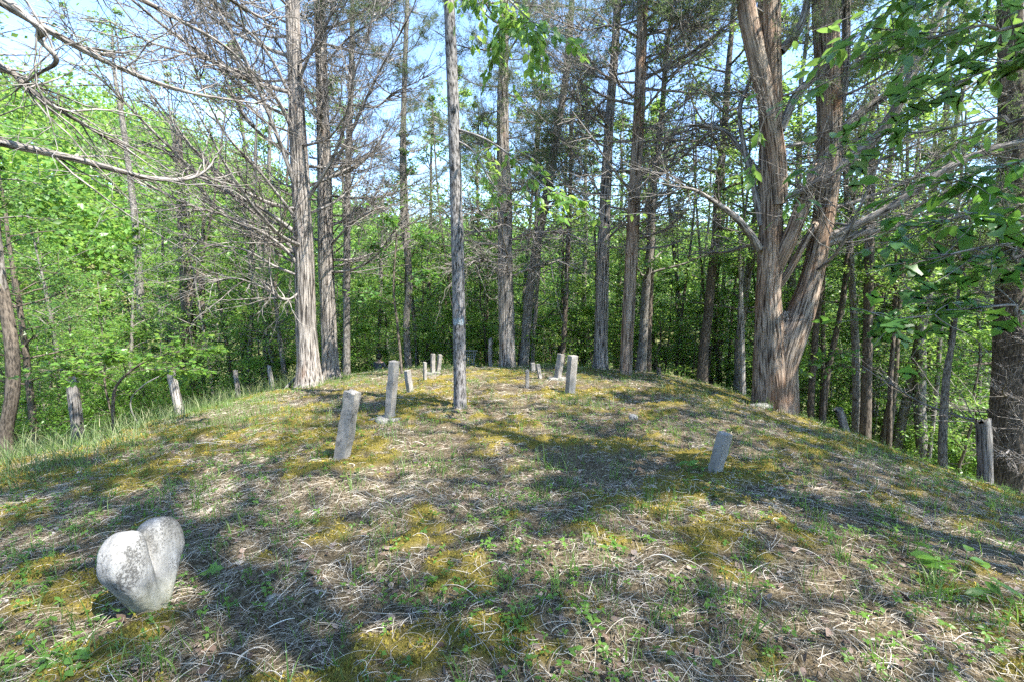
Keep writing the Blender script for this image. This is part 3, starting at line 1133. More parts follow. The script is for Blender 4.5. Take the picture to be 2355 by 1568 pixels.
# ------------------------------------------------------------------ dead limbs of the cedars (shared shapes)
def limb_proto(seed, L, nsec=24, nter=6, up=0.25, foliage=False):
    r_ = np.random.default_rng(seed)
    K = 12
    s = np.linspace(0, 1, K)
    P = np.stack([L * s, 0.05 * L * np.sin(s * r_.uniform(2, 5) + r_.uniform(0, 6)) * s, L * (up * s ** 1.8 - 0.10 * np.sin(s * 3.0))], -1)
    P += np.cumsum(r_.normal(0, 0.012 * L, (K, 3)), 0) * s[:, None]
    R = 0.034 * (L / 3) * (1 - s) ** 0.8 + 0.006
    mb = MB()
    tubes(mb, P[None], R[None], 7, None, 0.2, seed)
    n = nsec
    ss = np.sort(r_.uniform(0.12, 0.98, n))
    idx_ = ss * (K - 1)
    i0 = np.clip(idx_.astype(int), 0, K - 2)
    st = P[i0] + (P[i0 + 1] - P[i0]) * (idx_ - i0)[:, None]
    sg = np.where(np.arange(n) % 2 == 0, 1, -1)
    d = unit(np.stack([r_.uniform(0.35, 1.1, n), sg * r_.uniform(0.45, 1.1, n), r_.normal(0.10, 0.35, n)], -1))
    l2 = L * (0.10 + 0.42 * (1 - ss)) * r_.uniform(0.45, 1.1, n) + 0.15
    b2 = np.stack([r_.uniform(0.0, 0.35, n), r_.normal(0, 0.2, n), r_.normal(0.12, 0.22, n)], -1)
    P2 = twigs(r_, st, d, l2, 7, b2, 0.06)
    R2 = (0.0080 * (l2 / 0.8) ** 0.6)[:, None] * np.linspace(1, 0.35, 7)[None] + 0.0016
    tubes(mb, P2, R2, 4)
    m2 = n * nter
    own = np.repeat(np.arange(n), nter)
    k = r_.integers(1, 7, m2)
    st3 = P2[own, k]
    d3 = unit(d[own] * 0.7 + r_.normal(0, 0.6, (m2, 3)))
    l3 = l2[own] * r_.uniform(0.18, 0.5, m2) + 0.04
    P3 = twigs(r_, st3, d3, l3, 5, r_.normal(0, 0.3, (m2, 3)) + np.array([0, 0, 0.08]), 0.10)
    R3 = np.full((m2, 1), 0.0040) * np.linspace(1, 0.5, 5)[None]
    tubes(mb, P3, R3, 3)
    # finest twigs
    m4 = m2 * 2
    own4 = r_.integers(0, m2, m4)
    st4 = P3[own4, r_.integers(1, 5, m4)]
    P4 = twigs(r_, st4, unit(d3[own4] * 0.6 + r_.normal(0, 0.7, (m4, 3))), l3[own4] * r_.uniform(0.3, 0.7, m4), 3, r_.normal(0, 0.3, (m4, 3)), 0.1)
    if foliage:
        tubes(mb, P4, np.full((m4, 3), 0.0020), 3)
    me = mb.mesh("limb", M_LIMB)
    mf = None
    if foliage:
        fb = MB()
        src = np.concatenate([P3[:, 2:].reshape(-1, 3), P4[:, 1:].reshape(-1, 3)])
        src = src[r_.uniform(0, 1, len(src)) < 0.34]
        q = np.repeat(src, 11, 0)
        m5 = len(q)
        dd = rand_dir(r_, m5)
        q = q + dd * r_.uniform(0, 0.06, m5)[:, None]
        leaves(fb, r_, q, dd + np.array([0.3, 0, 0.25]), rand_dir(r_, m5), r_.uniform(0.03, 0.075, m5) * 1.0, (LEAF4[0] * np.array([1, 0.42, 1]), LEAF4[1]))
        mf = fb.mesh("foliage", M_NEEDLE)
    return me, mf


DEAD = [limb_proto(100 + k, 3.0, 24, 6, [0.05, 0.18, 0.32, 0.45][k % 4]) for k in range(8)]
LIVE = [limb_proto(200 + k, 2.6, 26, 7, [0.15, 0.35][k % 2], True) for k in range(4)]


def add_limb(root, proto, pos, az, el, sc, roll=0.0):
    o = link("limb", proto[0], root, pos)
    o.rotation_euler = (roll, -el, az)
    o.scale = (sc, sc, sc)
    if proto[1] is not None:
        f = link("foliage", proto[1], o)
    return o


def trunk_px(pts, t, ground_to=True, zt=None):
    """pts: (px, py, width px) from the foot up, at forward distance t -> world points and radii"""
    P, R = [], []
    for k, p in enumerate(pts):
        tt = t if len(p) < 4 else t + p[3]
        P.append(PX(p[0], p[1], tt))
        R.append(p[2] / 2 / FPX * tt)
    P, R = np.array(P), np.array(R)
    g = float(H(P[0, 0], P[0, 1]))
    if P[0, 2] > g + 0.05:
        P = np.concatenate([[[P[0, 0], P[0, 1], g - 0.1]], P])
        R = np.concatenate([[R[0] * 1.05], R])
    else:
        P[0, 2] = g - 0.1
    return P, R, g


def strips(mb, rs, P, R, n, zlo=0.02, zhi=0.9, L=(0.15, 0.5)):
    """peeling ribbons of bark along a trunk"""
    K = len(P)
    f = rs.uniform(zlo, zhi, n)
    th = rs.uniform(0, 6.283, n)
    ln = rs.uniform(*L, n)
    seg = np.linalg.norm(np.diff(P, axis=0), axis=1)
    tot = seg.sum()
    cum = np.concatenate([[0], np.cumsum(seg)]) / tot
    m = 6
    V, bk = [], []
    s = np.linspace(0, 1, m)
    for k in range(n):
        ff = np.clip(f[k] + s * ln[k] / tot, 0, 1)
        C = np.stack([np.interp(ff, cum, P[:, i]) for i in range(3)], -1)
        r = np.interp(ff, cum, R)
        curl = rs.uniform(0.0, 0.045) * (s ** 2) + 0.004
        if rs.uniform() < 0.5:
            curl = curl[::-1]
        ang = th[k] + 0.25 * np.sin(s * 2 + k) * 0.3
        out = np.stack([np.cos(ang), np.sin(ang), 0 * ang], -1)
        tan = np.stack([-np.sin(ang), np.cos(ang), 0 * ang], -1)
        w = rs.uniform(0.006, 0.016) * np.sin(np.linspace(0.25, 2.9, m))
        cc = C + out * (r + curl)[:, None]
        V.append(np.stack([cc - tan * w[:, None], cc + tan * w[:, None]], 1))
        bk.append(np.stack([np.stack([out[:, 0] * 0.1 + k, out[:, 1] * 0.1, ff * tot], -1)] * 2, 1))
    V = np.concatenate(V).reshape(-1, 3)
    base = (np.arange(n) * m * 2)[:, None] + (np.arange(m - 1) * 2)[None]
    q = np.stack([base, base + 1, base + 3, base + 2], -1).reshape(-1, 4)
    mb.add(V, None, q, np.concatenate(bk).reshape(-1, 3))


def big_trunk(name_, label, cat, pts, t, mat, S=40, bump=0.22, flare=(0.45, 0.28), nstrip=0, seed=0, group=None):
    P, R, g = trunk_px(pts, t)
    root = empty(name_, (P[0, 0], P[0, 1], g), label, cat, group)
    n = max(24, int(np.linalg.norm(np.diff(P, axis=0), axis=1).sum() / 0.12))
    Q_, r_ = smooth_path(P, R, n)
    org = np.array([P[0, 0], P[0, 1], g])
    Q_ = Q_ - org
    mb = MB()
    rs = np.random.default_rng(seed)
    tubes(mb, Q_[None], r_[None], S, None, bump, seed, True, flare)
    if nstrip:
        strips(mb, rs, Q_, r_, nstrip)
    mb.build("trunk", mat, root)
    return root, Q_, r_


def deck(root, Q_, r_, n, zr, azf, elr, scr, seed, live_above=1e9):
    """bare (and higher up green) limbs round a trunk"""
    rs = np.random.default_rng(seed)
    z = Q_[:, 2]
    for k in range(n):
        h = zr[0] + (zr[1] - zr[0]) * (k + rs.uniform(0, 1)) / n
        i = int(np.argmin(np.abs(z - h)))
        az = azf(rs, k)
        pos = Q_[i]
        pr = LIVE[rs.integers(0, len(LIVE))] if h > live_above and rs.uniform() < 0.75 else DEAD[rs.integers(0, len(DEAD))]
        add_limb(root, pr, pos, az, rs.uniform(*elr), rs.uniform(*scr), rs.uniform(-0.6, 0.6))


anyaz = lambda rs, k: k * 2.4 + rs.normal(0, 0.5)
rad_ = math.radians
CED = "old cedars standing round the graveyard"

A = big_trunk("cedar_tree", "large shaggy cedar on the left with a fan of bare limbs reaching left", "tree",
              [(713, 888, 50), (704, 760, 44), (699, 600, 40), (690, 400, 36), (678, 150, 30), (668, -150, 24), (660, -420, 16)], 10.6, M_CEDAR, 44, 0.26, (0.55, 0.3), 160, 1, CED)
deck(*A, 26, (2.6, 9.0), lambda rs, k: rad_(rs.uniform(150, 262)) if rs.uniform() < 0.65 else rs.uniform(0, 6.28), (rad_(4), rad_(38)), (0.7, 1.25), 51, 8.0)
B = big_trunk("cedar_tree", "shaggy cedar close behind the right side of the large left cedar", "tree",
              [(762, 880, 35), (753, 700, 33), (748, 500, 30), (742, 250, 25), (733, -50, 20), (725, -320, 12)], 11.8, M_CEDAR, 36, 0.26, (0.5, 0.25), 110, 2, CED)
deck(*B, 28, (2.6, 10.0), lambda rs, k: rad_(rs.uniform(-110, 60)) if rs.uniform() < 0.6 else rs.uniform(0, 6.28), (rad_(-5), rad_(28)), (0.5, 1.0), 52, 8.0)
Cc = big_trunk("cedar_tree", "thin dark trunked cedar right of the two left cedars", "tree",
               [(797, 876, 17), (797, 700, 16), (799, 450, 14), (808, 150, 11), (812, -100, 7)], 13.2, M_GREY, 20, 0.2, (0.3, 0.2), 20, 3, CED)
deck(*Cc, 30, (4.0, 10.5), anyaz, (rad_(-5), rad_(25)), (0.3, 0.65), 53, 6.5)
Dd = big_trunk("cedar_tree", "slim winding cedar between the left cedars and the slender oak", "tree",
               [(940, 850, 16), (934, 740, 15), (941, 640, 14), (926, 480, 14), (928, 250, 12), (936, 0, 9), (938, -200, 6)], 16, M_GREY, 20, 0.2, (0.3, 0.2), 20, 4, CED)
deck(*Dd, 40, (4.5, 14), anyaz, (rad_(0), rad_(30)), (0.4, 0.8), 54, 6.5)
E_ = big_trunk("cedar_tree", "stout straight cedar at the far middle of the mound", "tree",
               [(1167, 852, 38), (1163, 700, 36), (1161, 500, 33), (1156, 300, 26), (1158, 100, 21), (1160, -150, 14)], 12.6, M_CEDAR, 40, 0.24, (0.35, 0.2), 110, 5, CED)
deck(*E_, 44, (2.6, 11.0), anyaz, (rad_(-8), rad_(22)), (0.45, 0.85), 55, 4.6)
F_ = big_trunk("cedar_tree", "leaning cedar that slants up to the right behind the middle cedar", "tree",
               [(1203, 846, 20), (1216, 690, 21), (1232, 580, 20), (1268, 380, 18), (1300, 180, 15), (1318, -40, 11), (1325, -200, 7)], 14.5, M_GREY, 24, 0.22, (0.3, 0.2), 40, 6, CED)
deck(*F_, 46, (4.0, 13), anyaz, (rad_(-5), rad_(25)), (0.4, 0.8), 56, 5.5)
G_ = big_trunk("cedar_tree", "left one of two tall cedars right of the middle, shaggy and leaning right", "tree",
               [(1380, 864, 31), (1383, 700, 29), (1390, 500, 25), (1400, 300, 20), (1417, 60, 16), (1425, -200, 10)], 12.6, M_CEDAR, 36, 0.26, (0.4, 0.2), 100, 7, CED)
deck(*G_, 36, (3.2, 11), anyaz, (rad_(-5), rad_(25)), (0.4, 0.85), 57, 7.5)
H_ = big_trunk("cedar_tree", "right one of two tall cedars right of the middle, rough brown trunk", "tree",
               [(1437, 872, 27), (1446, 700, 27), (1456, 500, 26), (1469, 250, 24), (1478, 0, 20), (1482, -260, 12)], 11.6, M_CEDAR2, 36, 0.26, (0.4, 0.2), 100, 8, CED)
deck(*H_, 38, (3.0, 10), lambda rs, k: rad_(rs.uniform(-80, 80)) if rs.uniform() < 0.5 else rs.uniform(0, 6.28), (rad_(-6), rad_(30)), (0.5, 1.05), 58, 8)

def bare_limb(root, org, pts, seed, ntw=22, nt2=6):
    rs_ = np.random.default_rng(seed)
    P = np.array([p[:3] for p in pts]) - org
    R = np.array([p[3] for p in pts])
    n = 30
    Q_, r_ = smooth_path(P, R, n)
    mb = MB()
    tubes(mb, Q_[None], r_[None], 9, None, 0.22, seed)
    k = rs_.integers(6, n - 1, ntw)
    tan = unit(Q_[k + 1] - Q_[k - 1])
    d = unit(tan * 0.8 + rs_.normal(0, 0.6, (ntw, 3)))
    l2 = rs_.uniform(0.3, 1.3, ntw)
    P2 = twigs(rs_, Q_[k], d, l2, 7, tan * 0.2 + rs_.normal(0, 0.2, (ntw, 3)), 0.06)
    tubes(mb, P2, np.minimum(r_[k], 0.013)[:, None] * np.linspace(1, 0.3, 7)[None], 4)
    m_ = ntw * nt2
    own = np.repeat(np.arange(ntw), nt2)
    P3 = twigs(rs_, P2[own, rs_.integers(1, 7, m_)], unit(d[own] + rs_.normal(0, 0.6, (m_, 3))), l2[own] * rs_.uniform(0.2, 0.6, m_), 5, rs_.normal(0, 0.3, (m_, 3)), 0.1)
    tubes(mb, P3, np.full((m_, 1), 0.0042) * np.linspace(1, 0.5, 5)[None], 3)
    mb.build("limb", M_LIMB, root)



def pxr(px, py, t, r):
    return (*PX(px, py, t), r)


def limbs_px(tree, t, L, seed, ntw=30, nt2=7):
    org = np.array(tree[0].location)
    for k, (r0, pts) in enumerate(L):
        m = len(pts)
        bare_limb(tree[0], org, [pxr(p[0], p[1], t + p[2], r0 * (1 - 0.85 * i / (m - 1))) for i, p in enumerate(pts)], seed + k, ntw, nt2)


limbs_px(A, 10.6, [
    (.055, [(688, 470, 0), (662, 380, -.3), (612, 250, -.7), (560, 130, -1.1), (500, 20, -1.5), (450, -80, -1.8)]),
    (.050, [(692, 545, 0), (600, 480, -.5), (480, 420, -1.2), (380, 330, -1.8), (280, 230, -2.3), (170, 120, -2.8)]),
    (.045, [(697, 625, 0), (640, 560, -.4), (540, 505, -1.0), (430, 470, -1.5), (330, 420, -2.0), (250, 380, -2.4)]),
    (.050, [(686, 330, 0), (640, 235, -.4), (590, 190, -.8), (480, 140, -1.4), (350, 100, -2.0), (230, 40, -2.6)]),
    (.035, [(698, 640, 0), (630, 612, -.4), (560, 575, -.8), (470, 560, -1.2), (400, 520, -1.6)]),
    (.040, [(690, 590, 0), (620, 520, -.2), (540, 450, -.4), (450, 350, -.6), (370, 260, -.8), (300, 150, -1)]),
    (.040, [(684, 260, 0), (620, 130, -.5), (540, 50, -1), (420, -10, -1.6), (330, -60, -2)]),
    (.030, [(700, 660, 0), (660, 690, -.4), (600, 660, -.9), (540, 640, -1.3), (480, 650, -1.7)]),
    (.045, [(700, 470, 0), (760, 375, -.3), (792, 290, -.5), (812, 180, -.7), (850, 70, -.9), (870, -40, -1.0)]),
    (.035, [(682, 200, 0), (720, 110, -.4), (760, 40, -.7), (790, -60, -1.0)]),
    (.035, [(694, 520, 0), (600, 400, -.8), (520, 310, -1.5), (460, 190, -2.1), (420, 60, -2.6)]),
], 500)
limbs_px(B, 11.8, [
    (.050, [(750, 410, 0), (800, 320, -.3), (832, 250, -.5), (880, 150, -.8), (930, 60, -1.0), (975, -40, -1.2)]),
    (.035, [(756, 572, 0), (800, 522, -.4), (850, 488, -.8), (900, 470, -1.1)]),
    (.032, [(742, 300, 0), (700, 200, -.4), (650, 120, -.8), (600, 30, -1.2)]),
    (.032, [(738, 160, 0), (800, 90, -.4), (870, 40, -.8), (930, -20, -1.1)]),
], 530)
limbs_px(Cc, 13.2, [(.035, [(806, 242, 0), (865, 246, -.3), (905, 215, -.5), (960, 188, -.8), (1020, 150, -1.1)])], 540)
limbs_px(E_, 12.6, [
    (.030, [(1158, 420, 0), (1110, 330, -.3), (1050, 300, -.6)]), (.030, [(1162, 520, 0), (1120, 500, -.4), (1070, 480, -.8), (1020, 490, -1.2)]),
    (.030, [(1160, 560, 0), (1210, 540, -.4), (1290, 535, -.9), (1350, 560, -1.3)]), (.026, [(1162, 610, 0), (1100, 600, -.4), (1040, 620, -.8)]),
    (.026, [(1165, 640, 0), (1215, 620, -.4), (1270, 600, -.8), (1330, 620, -1.2)]),
], 550)
limbs_px(G_, 12.6, [(.035, [(1392, 470, 0), (1350, 400, -.3), (1300, 330, -.7), (1250, 290, -1.0)]), (.035, [(1388, 560, 0), (1440, 510, -.4), (1500, 470, -.8), (1570, 400, -1.2)]), (.03, [(1400, 300, 0), (1340, 250, -.4), (1280, 170, -.8)])], 560)
limbs_px(H_, 11.6, [
    (.040, [(1474, 190, 0), (1540, 148, -.4), (1610, 108, -.9), (1680, 50, -1.3), (1730, -30, -1.6)]),
    (.035, [(1468, 330, 0), (1530, 318, -.4), (1590, 300, -.8), (1660, 290, -1.2)]),
    (.035, [(1472, 90, 0), (1410, 60, -.4), (1340, 70, -.9), (1260, 40, -1.4)]),
    (.035, [(1476, 80, 0), (1540, 40, -.4), (1600, 60, -.9), (1690, 20, -1.3)]),
    (.032, [(1462, 420, 0), (1520, 370, -.4), (1590, 340, -.8), (1650, 330, -1.1)]),
    (.030, [(1456, 520, 0), (1510, 500, -.4), (1570, 480, -.8)]),
], 570)

# big forked cedar on the right
TI = 9.4
I_root, IQ, IR = big_trunk("forked_cedar", "massive red barked cedar forked into two stems on the right of the mound", "tree",
                           [(1779, 944, 84), (1774, 850, 78), (1769, 760, 64), (1766, 690, 53), (1770, 600, 51), (1772, 500, 47), (1772, 400, 46), (1770, 200, 44), (1768, 0, 41), (1762, -250, 34), (1755, -420, 22)], TI, M_CEDAR2, 72, 0.15, (0.26, 0.25), 420, 9, CED)
IO = np.array(I_root.location)


def stem(pts, t, S, seed, nstrip, mat=None, name="stem", bump=0.24):
    P = np.array([PX(p[0], p[1], t + (p[3] if len(p) > 3 else 0)) for p in pts]) - IO
    R = np.array([p[2] / 2 / FPX * t for p in pts])
    n = max(14, int(np.linalg.norm(np.diff(P, axis=0), axis=1).sum() / 0.12))
    Q_, r_ = smooth_path(P, R, n)
    mb = MB()
    tubes(mb, Q_[None], r_[None], S, None, bump, seed)
    if nstrip:
        strips(mb, np.random.default_rng(seed), Q_, r_, nstrip)
    mb.build(name, mat or M_CEDAR2, I_root)
    return Q_, r_


def limb_I(pts, seed):
    bare_limb(I_root, IO, [pxr(p[0], p[1], TI + (p[3] if len(p) > 3 else 0), p[2] / 2 / FPX * TI) for p in pts], 700 + seed, 16, 6)


S2 = stem([(1794, 955, 56, -0.1), (1802, 850, 54, -0.12), (1822, 775, 60, -0.1), (1842, 715, 57), (1862, 650, 46), (1884, 555, 42), (1900, 450, 44), (1907, 350, 48), (1904, 200, 46), (1896, 0, 46), (1888, -250, 34), (1885, -420, 22)], TI, 56, 20, 300, None, "stem", 0.15)
stem([(1785, 955, 92, 0.03), (1788, 860, 82, 0.03), (1795, 790, 66, 0.0), (1803, 745, 46, 0.0), (1806, 716, 20, 0)], TI, 56, 19, 160, None, "fused_base", 0.15)
stem([(1784, 622, 30, -0.05), (1808, 570, 31, -0.2), (1836, 500, 30, -0.3), (1862, 430, 28, -0.3), (1882, 385, 26, -0.2)], TI, 20, 21, 20, None, "limb")
stem([(1792, 655, 18), (1815, 622, 17, -0.15), (1848, 560, 15, -0.25), (1875, 515, 13, -.1)], TI, 14, 22, 0, None, "limb")
stem([(1790, 470, 34, -0.15), (1786, 380, 36, -0.2), (1768, 260, 36, -0.25), (1740, 130, 36, -0.3), (1718, 20, 34, -0.3), (1705, -120, 28, -0.3)], TI, 24, 23, 30, None, "limb")
limb_I([(1905, 548, 22, -0.1), (1960, 522, 18, -0.3), (2060, 470, 16, -0.6), (2160, 400, 15, -0.9), (2250, 355, 12, -1.1), (2354, 325, 9, -1.3), (2450, 300, 6, -1.4)], 24)
limb_I([(1902, 560, 18, -0.1), (1990, 535, 14, -0.3), (2100, 520, 11, -0.5), (2230, 500, 9, -0.7), (2360, 470, 7, -0.9)], 25)
limb_I([(1905, 405, 24, -0.1), (1950, 370, 23, -0.2), (2020, 310, 20, -0.4), (2070, 230, 18, -0.6), (2110, 140, 16, -0.7), (2150, 60, 13, -0.9), (2200, -60, 9, -1)], 26)
limb_I([(1910, 330, 20, -0.1), (1980, 260, 17, -0.2), (2050, 205, 15, -0.4), (2120, 90, 12, -0.5), (2180, 0, 9, -0.6)], 27)
limb_I([(1745, 572, 18, -0.1), (1725, 540, 16, -0.2), (1690, 500, 13, -0.3), (1650, 470, 10, -0.4), (1600, 440, 7, -0.5), (1560, 430, 4, -0.6)], 28)
limb_I([(1750, 520, 13), (1735, 440, 13, .1), (1715, 360, 11, .2), (1700, 260, 9, .3), (1725, 180, 7, .3), (1760, 60, 5, .2)], 29)
limb_I([(1795, 460, 13, -0.2), (1840, 440, 12, -0.4), (1890, 410, 11, -0.5)], 30)
limb_I([(1795, 300, 18, -.1), (1830, 220, 18, -.1), (1870, 180, 16, 0), (1890, 120, 13, .1), (1960, -40, 9, .2)], 31)
limb_I([(1795, 120, 18, -.1), (1840, 60, 16, -.1), (1865, -40, 13, 0), (1880, -140, 9, .1)], 32)
stem([(1920, 300, 20, .1), (1938, 200, 20, .2), (1945, 100, 18, .2), (1944, -60, 14, .3), (1940, -250, 9, .3)], TI, 12, 33, 0, M_CEDAR, "limb", 0.15)
limb_I([(1745, 400, 12, .2), (1700, 340, 11, .4), (1660, 300, 9, .5), (1600, 290, 6, .7), (1540, 300, 4, .9)], 34)
deck(I_root, IQ, IR, 16, (3.2, 9.0), anyaz, (rad_(-5), rad_(30)), (0.4, 0.9), 59, 6.5)
deck(I_root, S2[0], S2[1], 20, (2.8, 9.5), lambda rs, k: rad_(rs.uniform(-100, 70)), (rad_(-5), rad_(30)), (0.5, 1.1), 60, 5.5)

Jj = big_trunk("cedar_tree", "dark rough trunked cedar at the right edge behind the sturdy post", "tree",
               [(2322, 1090, 76), (2326, 900, 66), (2328, 700, 60), (2330, 450, 52), (2326, 200, 44), (2322, -50, 36), (2318, -300, 22)], 9.2, M_DARKB, 40, 0.3, (0.4, 0.3), 90, 10, CED)
deck(*Jj, 40, (1.2, 9.0), lambda rs, k: rad_(rs.uniform(130, 290)) if k % 3 else rs.uniform(0, 6.28), (rad_(-8), rad_(25)), (0.4, 0.9), 61, 5.0)

# slender oak with the pale blue blaze
K_root, KQ, KR = big_trunk("slender_oak", "slender grey oak in the middle of the mound with a faded pale blue paint blaze", "tree",
                           [(1057, 944, 31), (1057, 860, 29), (1055, 720, 29), (1050, 500, 28), (1044, 300, 26), (1036, 100, 24), (1030, -80, 22), (1022, -320, 17), (1015, -480, 9)], 7.2, M_OAK, 36, 0.14, (0.28, 0.12), 0, 12)
KO = np.array(K_root.location)
# paint blaze: a thin patch following the trunk
m, t, o = new_mat("blue_paint")
tcn = t.nodes.new("ShaderNodeTexCoord")
principled(t, o, ramp(t, noise(t, tcn.outputs["Object"], 60, 4, 0.7), [(0.44, (0.09, 0.092, 0.092)), (0.60, (0.30, 0.36, 0.39))]), 0.8, 0.2)
i = int(np.argmin(np.abs(KQ[:, 2] - (PX(1053, 742, 7.2)[2] - KO[2]))))
mb = MB()
th = np.linspace(-2.5, -0.7, 14)
rows = []
for dz in np.linspace(-0.05, 0.05, 7):
    rows.append(np.stack([KQ[i, 0] + (KR[i] * 1.06) * np.cos(th), KQ[i, 1] + (KR[i] * 1.06) * np.sin(th), KQ[i, 2] + dz + 0.012 * np.sin(th * 7)], -1))
V = np.array(rows).reshape(-1, 3)
ii = np.arange(7 * 14).reshape(7, 14)
mb.add(V, None, np.stack([ii[:-1, :-1], ii[:-1, 1:], ii[1:, 1:], ii[1:, :-1]], -1).reshape(-1, 4))
mb.build("paint_blaze", m, K_root)


def leafy_limb(root, org, pts, name, mat_b, mat_l, n, size, spread, shape, seed, droop=0.35, ntw=18):
    """limb through pts (world points with radii) carrying leaf twigs; the leaves are its sub-part"""
    rs = np.random.default_rng(seed)
    P = np.array([p[:3] for p in pts]) - org
    R = np.array([p[3] for p in pts])
    Q_, r_ = smooth_path(P, R, 22)
    mb = MB()
    tubes(mb, Q_[None], r_[None], 6)
    k = rs.integers(6, 22, ntw)
    d = unit(rs.normal(0, 1, (ntw, 3)) * np.array([1, 1, 0.45]) + 0.8 * unit(Q_[np.minimum(k + 1, 21)] - Q_[k - 1]))
    l2 = spread * rs.uniform(0.4, 1.1, ntw)
    P2 = twigs(rs, Q_[k], d, l2, 7, np.array([[0, 0, -droop * 0.6]]) + rs.normal(0, 0.15, (ntw, 3)), 0.05)
    tubes(mb, P2, np.linspace(0.005, 0.0018, 7)[None] + np.zeros((ntw, 1)), 4)
    o = mb.build(name, mat_b, root)
    lb = MB()
    own = rs.integers(0, ntw, n)
    kk = rs.uniform(0.8, 6, n)
    i0 = np.minimum(kk.astype(int), 5)
    p = P2[own, i0] + (P2[own, i0 + 1] - P2[own, i0]) * (kk - i0)[:, None]
    dd = unit(d[own] * 0.6 + rs.normal(0, 0.7, (n, 3)) * np.array([1, 1, 0.4]) + np.array([0, 0, -droop]))
    p = p + dd * 0.03
    nn = np.array([[0, 0, 1.0]]) + rs.normal(0, 0.38, (n, 3))
    leaves(lb, rs, p, dd, nn, size * rs.uniform(0.55, 1.15, n), shape)
    lb.build("leaves", mat_l, o)
    return o


def pxr(px, py, t, r):
    return (*PX(px, py, t), r)


leafy_limb(K_root, KO, [pxr(1050, 298, 7.2, .02), pxr(1110, 318, 6.9, .016), pxr(1175, 360, 6.4, .012), pxr(1240, 420, 6.0, .009), pxr(1290, 450, 5.8, .006)], "limb", M_LIMB, M_LEAF2, 210, 0.115, 0.55, OVATE, 1)
leafy_limb(K_root, KO, [pxr(1046, 322, 7.2, .018), pxr(1090, 350, 7.0, .014), pxr(1130, 420, 6.7, .010), pxr(1180, 470, 6.5, .008), pxr(1340, 475, 6.3, .006), pxr(1400, 500, 6.2, .004)], "limb", M_LIMB, M_LEAF2, 130, 0.10, 0.5, OVATE, 2)
leafy_limb(K_root, KO, [pxr(1030, -60, 7.2, .025), pxr(1090, -80, 6.6, .02), pxr(1150, -20, 6.0, .014), pxr(1210, 40, 5.7, .010), pxr(1270, 90, 5.5, .006)], "limb", M_LIMB, M_LEAF2, 420, 0.125, 0.75, OVATE, 3, 0.6, 30)
leafy_limb(K_root, KO, [pxr(1032, -40, 7.2, .02), pxr(1070, -50, 6.6, .014), pxr(1110, 0, 6.2, .010), pxr(1150, 70, 6.0, .006)], "limb", M_LIMB, M_LEAF2, 190, 0.12, 0.55, OVATE, 4, 0.6, 18)


